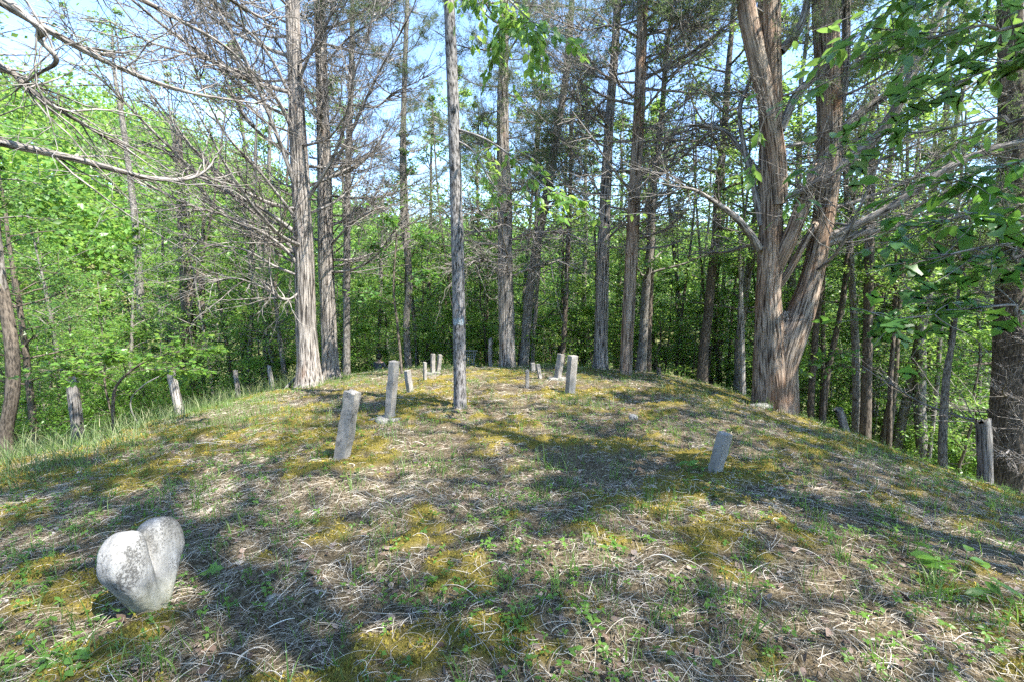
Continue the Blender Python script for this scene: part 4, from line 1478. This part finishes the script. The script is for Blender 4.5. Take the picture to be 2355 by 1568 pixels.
# ------------------------------------------------------------------ broadleaf trees: shared shapes
def broadleaf(seed, ht, cb, cr_, rt, nl, nsec, nlf, size, mat_b, mat_l, shape=LEAF4, flatness=0.45, upness=0.35, name="crown", wob_=0.03, sides=10):
    """trunk (with limbs) and crown meshes of a broadleaf tree standing at the origin"""
    r_ = np.random.default_rng(seed)
    K = 14
    s = np.linspace(0, 1, K)
    P = np.stack([np.cumsum(r_.normal(0, wob_ * ht / K * 1.5, K)), np.cumsum(r_.normal(0, wob_ * ht / K * 1.5, K)), ht * s - 0.15 * (s < 0.01)], -1)
    P[:, :2] -= P[0, :2]
    R = rt * (1 - s) ** 0.8 + 0.008
    mb = MB()
    tubes(mb, P[None], R[None], sides, None, 0.12, seed, True, (0.3, 0.2))
    f = np.sort(r_.uniform(cb, 0.97, nl))
    q = f * (K - 1)
    i0 = np.clip(q.astype(int), 0, K - 2)
    st = P[i0] + (P[i0 + 1] - P[i0]) * (q - i0)[:, None]
    az = np.arange(nl) * 2.4 + r_.normal(0, 0.4, nl)
    rel = (f - cb) / (1 - cb)
    prof = np.sin(np.clip(0.25 + rel * 0.9, 0, 1) * math.pi) ** 0.6
    l1 = cr_ * prof * r_.uniform(0.65, 1.1, nl) + 0.15
    d = unit(np.stack([np.cos(az), np.sin(az), upness + 0.5 * rel + r_.normal(0, 0.15, nl)], -1))
    P1 = twigs(r_, st, d, l1, 8, np.array([[0, 0, -0.10]]) + r_.normal(0, 0.12, (nl, 3)), 0.05)
    R1 = (rt * 0.30 * (1 - 0.6 * rel))[:, None] * np.linspace(1, 0.2, 8)[None] + 0.003
    tubes(mb, P1, R1, 5)
    n2 = nl * nsec
    own = np.repeat(np.arange(nl), nsec)
    k = r_.integers(2, 8, n2)
    d2 = unit(d[own] * 0.8 + r_.normal(0, 0.75, (n2, 3)) * np.array([1, 1, flatness]))
    l2 = l1[own] * r_.uniform(0.22, 0.5, n2) + 0.12
    P2 = twigs(r_, P1[own, k], d2, l2, 5, np.array([[0, 0, -0.12]]) + r_.normal(0, 0.12, (n2, 3)), 0.06)
    tubes(mb, P2, np.linspace(0.006, 0.002, 5)[None] * (0.6 + rt * 4) + np.zeros((n2, 1)), 3)
    me_t = mb.mesh("trunk", mat_b)
    lb = MB()
    n = n2 * nlf
    own2 = np.repeat(np.arange(n2), nlf)
    kk = r_.uniform(0.5, 4, n)
    i0 = np.minimum(kk.astype(int), 3)
    p = P2[own2, i0] + (P2[own2, i0 + 1] - P2[own2, i0]) * (kk - i0)[:, None]
    p = p + r_.normal(0, 1, (n, 3)) * np.array([0.10, 0.10, 0.045]) * (0.5 + l2[own2])[:, None]
    dd = d2[own2] * 0.5 + r_.normal(0, 0.7, (n, 3)) * np.array([1, 1, 0.5]) + np.array([0, 0, -0.25])
    nn = np.array([[0, 0, 1.0]]) + r_.normal(0, 0.45, (n, 3))
    tin = np.clip(0.5 + 0.22 * r_.normal(0, 1, n2)[own2] + r_.normal(0, 0.18, n), 0, 1)
    leaves(lb, r_, p, dd, nn, size * r_.uniform(0.6, 1.15, n), shape, tin)
    return me_t, lb.mesh(name, mat_l)


TALL = [broadleaf(300 + k, 15 + k % 3, 0.22 + 0.06 * (k % 3), 3.1, 0.16, 26, 8, 22, 0.145, [M_GREY, M_DARKB, M_GREY][k % 3], [M_LEAF2, M_LEAF, M_LEAF2][k % 3]) for k in range(6)]
SAP = [broadleaf(330 + k, 5.5 + 0.7 * (k % 3), 0.16 + 0.05 * (k % 3), 1.5, 0.042, 22, 7, 17, 0.115, [M_DARKB, M_GREY][k % 2], [M_LEAF2, M_LEAF, M_LEAF2, M_LEAF2][k % 4], LEAF4, 0.3, 0.25, "crown", 0.06, 7) for k in range(7)]
SHRUB = [broadleaf(360 + k, 2.2, 0.08, 1.0, 0.02, 18, 6, 22, 0.085, M_DARKB, M_LEAF2, LEAF4, 0.4, 0.5, "crown", 0.08, 5) for k in range(4)]


def plant(proto, x, y, sc, rz, name_, label, cat, group, lean=(0, 0), sz=1.0):
    root = empty(name_, (x, y, float(H0(x, y))), label, cat, group)
    root.rotation_euler = (lean[0], lean[1], rz)
    root.scale = (sc, sc, sc * sz)
    link("trunk", proto[0], root)
    link("crown", proto[1], root)
    return root


LM = [(0, "the left edge of the photo"), (18, "the mottled trunk at the left edge"), (170, "the thick grey post"), (325, "the pale thin trunk on the left"), (410, "the bleached leaning post"), (545, "the slim dark post"),
      (620, "the thin split post"), (700, "the large left cedar"), (757, "the second left cedar"), (800, "the thin dark cedar"), (872, "the seated person"), (937, "the winding slim cedar"),
      (1055, "the slender oak"), (1165, "the stout middle cedar"), (1222, "the slanting cedar"), (1312, "the tallest pale stone"), (1384, "the left of the twin cedars"), (1446, "the right of the twin cedars"),
      (1515, "the small grass-edge post"), (1640, "the lone leaning stone"), (1780, "the forked cedar"), (1932, "the broken stub"), (1995, "the straight ivy-grown trunk"), (2168, "the thin grey bare stem"), (2266, "the sturdy right post"), (2340, "the right edge of the photo")]
used_labels = set()


def where(px):
    for a_, b_ in zip(LM[:-1], LM[1:]):
        if a_[0] <= px < b_[0]:
            return a_[1], b_[1]
    return (LM[0][1], LM[1][1]) if px < 0 else (LM[-2][1], LM[-1][1])


def auto_label(kinds, px, rows):
    """the first wording for this spot that nothing else carries yet"""
    a_, b_ = where(px)
    for k in kinds:
        for r in rows:
            for sep in ("behind %s" % a_, "behind %s" % b_, "between %s and %s" % (a_.replace("the ", ""), b_.replace("the ", ""))):
                l = "%s %s %s" % (k, r, sep)
                if len(l.split()) <= 16 and l not in used_labels:
                    used_labels.add(l)
                    return l
    return None


rs = np.random.default_rng(77)
count = {}


def try_plant(kind, px, t, sc, sz=1.0):
    x = (px - PCX) / FPX / 0.985 * t
    proto = {"tall": TALL, "sap": SAP, "shrub": SHRUB}[kind]
    name_ = {"tall": "broadleaf_tree", "sap": "sapling", "shrub": "shrub"}[kind]
    kinds = {"tall": ["tall leafy tree", "big green broadleaf tree", "high dense forest tree", "tall airy forest tree"], "sap": ["slender leafy sapling", "young thin-stemmed tree", "bushy green sapling", "spreading young tree"],
             "shrub": ["low leafy bush", "small green shrub", "bushy undergrowth shrub"]}[kind]
    rows = {"tall": ["deep in the woods", "on the far slope"] if t > 30 else ["in the near woods", "down the slope"], "sap": ["down the slope", "in the understorey"] if t > 15 else ["at the clearing edge", "close to the mound"],
            "shrub": ["at the clearing edge", "below the crest"]}[kind]
    inframe = -60 < px < 2420
    label = auto_label(kinds, px, rows) if inframe else None
    group = {"tall": "tall trees of the woods behind the graveyard", "sap": "saplings of the understorey", "shrub": "bushes along the edge of the clearing"}[kind]
    if label is None:
        if inframe:
            return None
        label = {"tall": "tall leafy tree standing just outside the right or left of the view", "sap": "leafy sapling standing outside the view", "shrub": "bush outside the view"}[kind]
    pr = proto[rs.integers(0, len(proto))]
    return plant(pr, x, t, sc, rs.uniform(0, 6.28), name_, label, {"tall": "tree", "sap": "sapling", "shrub": "bush"}[kind], group, (rs.normal(0, 0.04), rs.normal(0, 0.04)), sz)


# understorey close behind the crest
def crest_t(px):
    u = abs((px - PCX) / FPX)
    return 15.5 - 5.0 * min(1, u / 1.1) ** 1.2


for px in np.linspace(-40, 2400, 46):
    px = px + rs.normal(0, 18)
    t = crest_t(px) + rs.uniform(1.0, 4.5)
    try_plant("sap", px, t, rs.uniform(0.6, 1.0))
for px in np.linspace(-60, 2420, 44):
    px = px + rs.normal(0, 22)
    t = crest_t(px) + rs.uniform(5, 12)
    try_plant("sap", px, t, rs.uniform(0.9, 1.5))
for px in np.linspace(-40, 2400, 40):
    px = px + rs.normal(0, 18)
    t = crest_t(px) + rs.uniform(0.8, 4.0)
    try_plant("shrub", px, t, rs.uniform(0.7, 1.4))
# tall trees; gaps left for the sky
def gap(px):
    return 150 < px < 330 or 850 < px < 935 or 2130 < px < 2220


for k, px in enumerate(np.linspace(-200, 2560, 24)):
    px = px + rs.normal(0, 25)
    t = rs.uniform(19, 30)
    if gap(px):
        continue
    try_plant("tall", px, t, rs.uniform(0.75, 1.1) * (0.78 if px < 600 else 1.0))
for k, px in enumerate(np.linspace(-250, 2600, 28)):
    px = px + rs.normal(0, 25)
    t = rs.uniform(31, 52)
    try_plant("tall", px, t, rs.uniform(0.9, 1.2) * (0.72 if px < 700 else 1.0))
for k, px in enumerate(np.linspace(1500, 2460, 11)):
    px = px + rs.normal(0, 20)
    try_plant("tall", px, rs.uniform(13, 18.5), rs.uniform(0.75, 1.05))
for k, px in enumerate(np.linspace(-100, 640, 9)):
    try_plant("tall", px + rs.normal(0, 20), rs.uniform(15, 19), rs.uniform(0.5, 0.62))

MID = [broadleaf(345 + k, 10, 0.12 + 0.05 * (k % 2), 2.3, 0.08, 26, 8, 18, 0.135, [M_GREY, M_DARKB][k % 2], [M_LEAF2, M_LEAF, M_LEAF2][k % 3], LEAF4, 0.35, 0.3) for k in range(4)]
for k, px in enumerate(np.linspace(-60, 2420, 44)):
    px = px + rs.normal(0, 20)
    t = rs.uniform(15.5, 25) - (2.5 if px > 1480 else 0)
    l = auto_label(["middling leafy tree", "half-grown forest tree", "round crowned younger tree"], px, ["of the near woods", "lower on the slope"])
    if l is None:
        continue
    plant(MID[k % 4], (px - PCX) / FPX / 0.985 * t, t, rs.uniform(0.9, 1.35) if px > 1480 else rs.uniform(0.75, 1.05), rs.uniform(0, 6.28), "broadleaf_tree", l, "tree", "half-grown trees of the woods", (rs.normal(0, 0.04), rs.normal(0, 0.04)))

for k, px in enumerate([655, 720, 790, 985, 1040, 1110, 1190, 1270, 1350, 1420, 1490]):
    try_plant("tall", px + rs.normal(0, 8), rs.uniform(20, 27), rs.uniform(1.0, 1.2))

# the wooded hill far behind: reads as one mass
mb = MB()
rh = np.random.default_rng(5)
n = 1500
thh = rh.uniform(-1.05, 1.05, n)
rr = rh.uniform(50, 125, n)
x, y = rr * np.sin(thh), rr * np.cos(thh)
z = H0(x, y)
cr2 = rh.uniform(2.4, 4.2, n)
hh = rh.uniform(7, 13, n)
m_ = 260
own = np.repeat(np.arange(n), m_)
dd = rand_dir(rh, n * m_)
rad2 = cr2[own] * rh.uniform(0.75, 1.05, n * m_)
P = np.stack([x[own], y[own], z[own] + hh[own]], -1) + dd * rad2[:, None] * np.array([1, 1, 1.15])
leaves(mb, rh, P, dd * 0.4 + rand_dir(rh, n * m_), np.array([[0, 0, 0.8]]) + 0.8 * dd + rh.normal(0, 0.4, (n * m_, 3)), rh.uniform(0.35, 0.75, n * m_), LEAF4, np.clip(0.5 + 0.3 * rh.normal(0, 1, n)[own] + rh.normal(0, 0.15, n * m_), 0, 1))
tag(mb.build("hill_woods", M_LEAF2), None, None, None, "stuff")


# ------------------------------------------------------------------ single thin trunks of the photo
def thin_tree(name_, label, pts, t, mat, proto, sc, seed, crown_at=0.75, crown_sc=1.0):
    root, Q_, r_ = big_trunk(name_, label, "tree", pts, t, mat, 16, 0.18, (0.3, 0.15), 0, seed)
    if proto is not None:
        i = int(len(Q_) * crown_at)
        o = link("crown", proto[1], root, Q_[i] - np.array([0, 0, 1.0 * crown_sc]))
        o.scale = (crown_sc,) * 3
        b = link("branches", proto[0], root, Q_[i] - np.array([0, 0, 1.0 * crown_sc]))
        b.scale = (crown_sc,) * 3
    return root, Q_, r_


thin_tree("maple_tree", "pale mottled thin trunk rising through the green left of the thick post", [(332, 940, 17), (326, 760, 15), (318, 600, 14), (302, 430, 12), (280, 270, 10), (262, 160, 6), (258, 60, 3)], 19, M_GREY, SAP[0], 1, 41, 0.72, 0.9)
thin_tree("maple_tree", "mottled trunk leaning at the left edge of the woods", [(14, 1010, 24), (30, 900, 24), (28, 800, 24), (12, 700, 22), (-6, 600, 20), (-20, 400, 16), (-40, 100, 10)], 9.2, M_DARKB, SAP[1], 1, 42, 0.75, 1.2)
thin_tree("maple_tree", "dark stout forest trunk behind the bleached leaning post", [(440, 905, 32), (436, 780, 29), (432, 640, 26), (418, 480, 20), (410, 300, 12)], 17, M_DARKB, TALL[0], 1, 43, 0.7, 0.45)
thin_tree("maple_tree", "thin dark stem right beside the stout forest trunk", [(467, 890, 12), (465, 750, 11), (466, 600, 9), (470, 430, 6)], 17, M_DARKB, SAP[2], 1, 44, 0.6, 0.9)
thin_tree("maple_tree", "slim brown trunk between the thin split post and the large left cedar", [(612, 880, 17), (615, 740, 16), (612, 600, 13), (618, 400, 9), (622, 250, 6)], 17, M_GREY, SAP[3], 1, 45, 0.65, 0.9)
thin_tree("maple_tree", "tangled vine-covered trunk left of the thin split post", [(566, 890, 22), (568, 790, 20), (575, 680, 15), (580, 520, 9)], 18, M_GREY, SAP[4], 1, 46, 0.6, 0.9)
thin_tree("maple_tree", "thin straight trunk right behind the tall far leaning stone", [(1292, 850, 13), (1300, 700, 12), (1306, 560, 11), (1312, 400, 8), (1316, 260, 5)], 15.5, M_DARKB, SAP[5], 1, 47, 0.75, 0.8)
thin_tree("maple_tree", "slim dark trunk just right of the twin cedars", [(1488, 890, 15), (1492, 740, 14), (1500, 560, 12), (1506, 350, 8)], 14.5, M_DARKB, SAP[6], 1, 48, 0.7, 0.9)
thin_tree("maple_tree", "slim trunk leaning right, first behind the forked cedar", [(1862, 975, 15), (1868, 860, 14), (1882, 700, 13), (1908, 500, 11), (1935, 330, 8)], 13, M_DARKB, SAP[0], 1, 49, 0.75, 0.8)
thin_tree("maple_tree", "thin dark trunk slanting right, second behind the forked cedar", [(1888, 985, 15), (1902, 860, 13), (1928, 740, 11), (1946, 620, 10), (1962, 450, 7)], 13, M_DARKB, SAP[1], 1, 50, 0.75, 0.8)
thin_tree("maple_tree", "slender upright trunk left of the straight ivy-grown one", [(1966, 1000, 17), (1968, 850, 15), (1960, 680, 14), (1948, 480, 12), (1940, 300, 8)], 12.5, M_GREY, SAP[2], 1, 51, 0.75, 0.8)
thin_tree("maple_tree", "straight ivy-grown dark trunk right of the forked cedar", [(1988, 1010, 26), (1993, 850, 21), (1997, 650, 18), (2003, 420, 15), (2006, 200, 11)], 12, M_DARKB, SAP[3], 1, 52, 0.75, 1.0)
thin_tree("maple_tree", "thin grey bare stem with many side twigs right of the ivy-grown trunk", [(2166, 1100, 19), (2168, 980, 17), (2176, 860, 15), (2192, 770, 10), (2205, 660, 5)], 9.6, M_GREY, None, 1, 53)
thin_tree("maple_tree", "very thin dark stem between the ivy-grown trunk and the bare stem", [(2044, 1030, 10), (2046, 900, 9), (2054, 760, 8), (2060, 560, 5)], 12, M_DARKB, SAP[4], 1, 54, 0.7, 0.7)
thin_tree("birch_tree", "pale birch stem close to the left of the forked cedar", [(1708, 925, 13), (1707, 850, 12), (1704, 700, 9), (1698, 520, 6)], 13.5, M_PALEPOST, SAP[5], 1, 55, 0.7, 0.8)
thin_tree("maple_tree", "slim pale trunk beyond the seated person", [(868, 870, 9), (872, 760, 9), (876, 640, 8), (880, 450, 5)], 19, M_GREY, SAP[6], 1, 56, 0.7, 0.9)

# more small stems on the right slope and beyond
for k in range(26):
    px = float(rs.choice([rs.uniform(1500, 1760), rs.uniform(1830, 2300), rs.uniform(820, 1350), rs.uniform(200, 680)]))
    t = crest_t(px) + rs.uniform(1, 5)
    l = auto_label(["bare thin dark stem", "straight pole-thin trunk"], px, ["rising from the slope", "in the shade"])
    if l is None:
        continue
    b = PX(px, 900, t)
    w_ = rs.uniform(6, 11)
    x0 = px
    lean = rs.normal(0, 30)
    big_trunk("pole_tree", l, "tree", [(x0, 900, w_), (x0 + lean * 0.4 + rs.normal(0, 6), 700, w_ * 0.9), (x0 + lean + rs.normal(0, 8), 480, w_ * 0.7), (x0 + lean * 1.4, 250, w_ * 0.4)], t, M_DARKB if k % 2 else M_GREY, 8, 0.15, (0.2, 0.1), 0, 400 + k, "pole-thin stems among the saplings")

# ------------------------------------------------------------------ dark understorey sapling left of the oak, bright spray on the left
c = PX(915, 700, 11.0)


def spray_tree(name_, label, stem_pts, t, limbs_, mat_l, nl, size, shape, seed, spread):
    root, Q_, r_ = big_trunk(name_, label, "sapling", stem_pts, t, M_DARKB, 8, 0.15, (0.2, 0.1), 0, seed)
    org = np.array(root.location)
    for k, L_ in enumerate(limbs_):
        leafy_limb(root, org, [pxr(*q) for q in L_], "limb", M_DARKB, mat_l, nl, size, spread, shape, seed * 10 + k, 0.12, 22)
    return root


spray_tree("maple_sapling", "bright green maple sapling with flat leaf sprays between the thick and the bleached posts", [(262, 1000, 7), (260, 930, 7), (272, 880, 6), (330, 830, 4)], 7.2,
           [[(272, 880, 7.2, .008), (230, 860, 7.0, .007), (170, 850, 6.9, .005), (110, 850, 6.8, .004)], [(300, 850, 7.2, .008), (360, 820, 7.0, .006), (420, 806, 6.9, .005), (480, 800, 6.8, .004)],
            [(290, 860, 7.2, .008), (280, 830, 6.9, .006), (250, 815, 6.7, .005), (220, 812, 6.5, .004)], [(285, 865, 7.2, .008), (330, 850, 7.3, .006), (400, 848, 7.4, .005), (450, 850, 7.5, .004)]], M_LEAF2, 230, 0.085, MAPLE, 71, 0.42)
spray_tree("maple_sapling", "dark leaved maple sapling spreading left of the slender oak", [(925, 870, 6), (915, 760, 6), (905, 660, 5), (912, 540, 4)], 11.0,
           [[(908, 700, 11, .010), (870, 680, 10.8, .007), (845, 672, 10.6, .004)], [(906, 660, 11, .010), (950, 640, 10.8, .007), (990, 632, 10.6, .004)], [(908, 600, 11, .010), (880, 575, 10.8, .007), (850, 565, 10.6, .004)],
            [(910, 570, 11, .010), (950, 545, 10.7, .007), (985, 535, 10.4, .004)], [(912, 545, 11, .008), (905, 510, 10.7, .006), (890, 500, 10.4, .004)]], M_LEAF3, 190, 0.10, OVATE, 72, 0.5)
spray_tree("maple_sapling", "pale leaved sapling leaning at the foot of the forked cedar on its right", [(1893, 960, 7), (1895, 900, 6), (1900, 840, 5), (1915, 800, 3)], 10.0,
           [[(1898, 860, 10, .008), (1930, 840, 9.8, .006), (1965, 845, 9.6, .004)], [(1898, 850, 10, .008), (1880, 830, 9.8, .006), (1860, 838, 9.6, .004)], [(1900, 840, 10, .008), (1915, 815, 9.9, .006), (1945, 808, 9.8, .004)]], M_LEAF3, 60, 0.13, OVATE, 73, 0.3)


# ------------------------------------------------------------------ trees rooted outside the frame reaching in
def outside_tree(name_, label, x, y, ht, r0, mat, seed):
    g = float(H0(x, y))
    root = empty(name_, (x, y, g), label, "tree")
    K = 30
    s = np.linspace(0, 1, K)
    rs_ = np.random.default_rng(seed)
    P = np.stack([np.cumsum(rs_.normal(0, 0.02, K)), np.cumsum(rs_.normal(0, 0.02, K)), ht * s - 0.1 * (s < 0.01)], -1)
    mb = MB()
    tubes(mb, P[None], (r0 * (1 - 0.8 * s))[None], 24, None, 0.22, seed, True, (0.4, 0.25))
    mb.build("trunk", mat, root)
    return root, np.array([x, y, g]), P


# left cedar: thick bare limbs crossing the upper left corner
Lr, LO, LP = outside_tree("cedar_tree", "cedar outside the left edge whose thick bare limbs cross the upper left corner", -7.4, 5.0, 11, 0.24, M_CEDAR, 81)


def at_trunk(h, r):
    return (*(LO + np.array([0.1, 0, h])), r)


bare_limb(Lr, LO, [at_trunk(5.6, .07), pxr(-60, 305, 5.0, .052), pxr(0, 328, 5.2, .046), pxr(180, 368, 5.8, .040), pxr(330, 408, 6.4, .032), pxr(420, 414, 6.9, .024), pxr(470, 395, 7.3, .018), pxr(500, 360, 7.6, .010)], 1)
bare_limb(Lr, LO, [at_trunk(6.6, .07), pxr(-40, -20, 5.2, .05), pxr(60, 40, 5.4, .042), pxr(200, 120, 5.8, .034), pxr(330, 180, 6.4, .028), pxr(440, 215, 7.0, .022), pxr(560, 235, 7.6, .014), pxr(640, 245, 8.2, .008)], 2)
bare_limb(Lr, LO, [at_trunk(6.2, .06), pxr(-40, 130, 5.0, .036), pxr(20, 160, 5.2, .032), pxr(60, 200, 5.3, .026), pxr(130, 250, 5.6, .020), pxr(230, 310, 6.0, .014), pxr(330, 370, 6.5, .008)], 3)
bare_limb(Lr, LO, [at_trunk(6.9, .06), pxr(40, 20, 4.8, .03), pxr(90, 90, 4.9, .026), pxr(130, 140, 5.0, .022), pxr(90, 170, 5.1, .012), pxr(60, 190, 5.3, .006)], 4, 8)
bare_limb(Lr, LO, [at_trunk(8.0, .07), pxr(60, -200, 5.6, .05), pxr(220, -60, 6.2, .04), pxr(400, 40, 7.0, .03), pxr(520, 110, 7.8, .02), pxr(600, 190, 8.4, .01)], 5, 30)
bare_limb(Lr, LO, [at_trunk(8.4, .07), pxr(200, -240, 5.8, .05), pxr(420, -80, 6.6, .036), pxr(560, 20, 7.6, .026), pxr(640, 60, 8.4, .012)], 6, 30)

# leafy tree on the left margin
for (px, t, sc, pr, lab) in [(-60, 9.5, 0.62, 1, "bright leafy tree filling the left edge of the view"), (60, 12.5, 0.62, 4, "bright green tree right of the one filling the left edge"), (190, 16.5, 0.56, 1, "mid-sized pale green tree behind the thick grey post"), (400, 22, 0.7, 0, "mid-sized green tree far behind the bleached post")]:
    x = (px - PCX) / FPX / 0.985 * t
    plant(TALL[pr], x, t, sc, rs.uniform(0, 6.28), "broadleaf_tree", lab, "tree", None)

# right: big lobed leaves hanging into the frame
Rr, RO, RP = outside_tree("sassafras_tree", "tree outside the right edge with big lobed leaves hanging into view", 5.6, 2.6, 9, 0.11, M_GREY, 83)


def at_r(h, r):
    return (*(RO + np.array([0, 0, h])), r)


bg_limbs = [
    ([at_r(3.9, .02), pxr(2420, 560, 3.2, .014), pxr(2330, 560, 3.2, .011), pxr(2230, 575, 3.2, .008), pxr(2130, 600, 3.3, .005)], 34, 0.17, LOBED, M_LEAF3, 0.4),
    ([at_r(3.6, .02), pxr(2430, 690, 3.1, .014), pxr(2330, 700, 3.1, .010), pxr(2220, 712, 3.2, .007), pxr(2100, 730, 3.2, .004), pxr(2040, 730, 3.2, .003)], 40, 0.17, LOBED, M_LEAF3, 0.35),
    ([at_r(4.0, .02), pxr(2430, 470, 3.4, .014), pxr(2320, 480, 3.4, .010), pxr(2200, 500, 3.5, .007), pxr(2080, 545, 3.6, .004)], 40, 0.16, LONGL, M_LEAF3, 0.45),
    ([at_r(4.6, .02), pxr(2430, 240, 3.2, .014), pxr(2300, 270, 3.3, .010), pxr(2150, 300, 3.5, .007), pxr(1950, 330, 3.9, .005), pxr(1810, 440, 4.2, .003)], 34, 0.13, LONGL, M_LEAF, 0.5),
    ([at_r(5.2, .02), pxr(2430, 20, 3.3, .014), pxr(2250, 60, 3.4, .010), pxr(2080, 110, 3.6, .007), pxr(1900, 190, 3.9, .005), pxr(1760, 270, 4.2, .003)], 70, 0.14, LONGL, M_LEAF, 0.6),
    ([at_r(5.6, .02), pxr(2440, -120, 3.3, .014), pxr(2250, -60, 3.4, .010), pxr(2100, 0, 3.6, .007), pxr(1980, 60, 3.8, .004)], 90, 0.15, LONGL, M_LEAF, 0.6),
    ([at_r(4.9, .02), pxr(2430, 120, 3.0, .014), pxr(2330, 140, 3.0, .010), pxr(2230, 180, 3.0, .007), pxr(2150, 230, 3.0, .004)], 80, 0.14, LOBED, M_LEAF, 0.5),
    ([at_r(4.3, .02), pxr(2430, 350, 3.3, .014), pxr(2340, 370, 3.3, .010), pxr(2240, 400, 3.4, .007), pxr(2120, 430, 3.5, .004)], 60, 0.14, LONGL, M_LEAF3, 0.5),
]
for k, (pts, n_, sz_, shp, mt, sp) in enumerate(bg_limbs):
    leafy_limb(Rr, RO, pts, "limb", M_LIMB, mt, int(n_ * 2.2), sz_, sp, shp, 900 + k, 0.15, 20)

# shade trees to the sunny side, rooted outside the frame
SHADE = [broadleaf(380 + k, 16, 0.40, 3.8, 0.16, 20, 6, 30, 0.14, M_GREY, [M_LEAF, M_LEAF2][k % 2]) for k in range(3)]
spots = [(3.35, -1.05), (6.3, -3.2), (6.9, 0.6), (1.2, -4.6), (5.0, -6.6), (9.2, -1.8), (9.4, 3.2), (-2.4, -3.0), (10.2, 6.2), (-4.6, -4.5), (8.6, -5.5), (12.5, 1.0)]
what = ["tall straight shade tree close behind the camera on the right", "shade tree right of and behind the camera", "shade tree right beside the sassafras", "shade tree straight behind the camera", "shade tree far behind the camera on the right",
        "shade tree on the lower right slope", "shade tree just outside the right edge of the view", "shade tree behind the camera on the left", "shade tree outside the right edge down the slope", "shade tree far behind the camera on the left", "outer shade tree behind the camera", "outer shade tree far right of the view"]
for k, (x, y) in enumerate(spots):
    plant(SHADE[k % 3], x, y, 1.0 + 0.2 * ((k * 7) % 3) / 2, k * 1.3, "broadleaf_tree", what[k], "tree", "shade trees on the sunny side of the mound")


# ------------------------------------------------------------------ single seedlings that stand out on the mound
def seedling(px, py, label, n, size, ht, shape, mat, seed, spread=0.06):
    b = hit(px, py)
    rs_ = np.random.default_rng(seed)
    root = empty("seedling", b, label, "seedling")
    mb = MB()
    tops = np.stack([rs_.normal(0, spread, n), rs_.normal(0, spread, n), ht * rs_.uniform(0.5, 1.0, n)], -1)
    P = np.stack([np.zeros((n, 3)) - np.array([0, 0, 0.01]), tops * np.array([0.4, 0.4, 0.6]), tops], 1)
    tubes(mb, P, np.full((n, 3), 0.0016), 4)
    mb.build("stem", M_LEAF2, root)
    lb = MB()
    d = np.stack([tops[:, 0], tops[:, 1], 0 * tops[:, 0]], -1) * 12 + rs_.normal(0, 0.35, (n, 3)) * np.array([1, 1, 0.3])
    leaves(lb, rs_, tops, d, np.array([[0, -0.2, 1.0]]) + rs_.normal(0, 0.25, (n, 3)), size * rs_.uniform(0.7, 1.15, n), shape)
    lb.build("leaves", mat, root)


seedling(478, 1330, "maple seedling with one bright star-shaped leaf right of the marble heart", 3, 0.07, 0.07, MAPLE, M_LEAF2, 1, 0.02)
seedling(350, 1400, "dark green leafy sprig growing over the tip of the marble heart", 5, 0.055, 0.09, OVATE, M_LEAF, 2, 0.03)
seedling(1610, 1085, "broad leafy weed growing left of the short leaning stone", 9, 0.10, 0.12, LONGL, M_LEAF2, 3)
seedling(2215, 1330, "broad leaved plant in the moss near the right edge", 9, 0.14, 0.12, LONGL, M_LEAF2, 4, 0.08)
seedling(2290, 1385, "long leaved pale green plant at the right edge below the broad leaved one", 9, 0.16, 0.08, LONGL, M_LEAF2, 5, 0.12)
seedling(110, 1530, "bright low cluster of small leaves at the bottom left corner", 26, 0.045, 0.07, OVATE, M_LEAF2, 6, 0.09)
seedling(215, 1520, "second bright leaf cluster right of the corner one", 22, 0.04, 0.06, OVATE, M_LEAF2, 7, 0.09)
seedling(410, 1345, "jagged green leaf at the right foot of the marble heart", 3, 0.06, 0.05, MAPLE, M_LEAF, 8, 0.02)
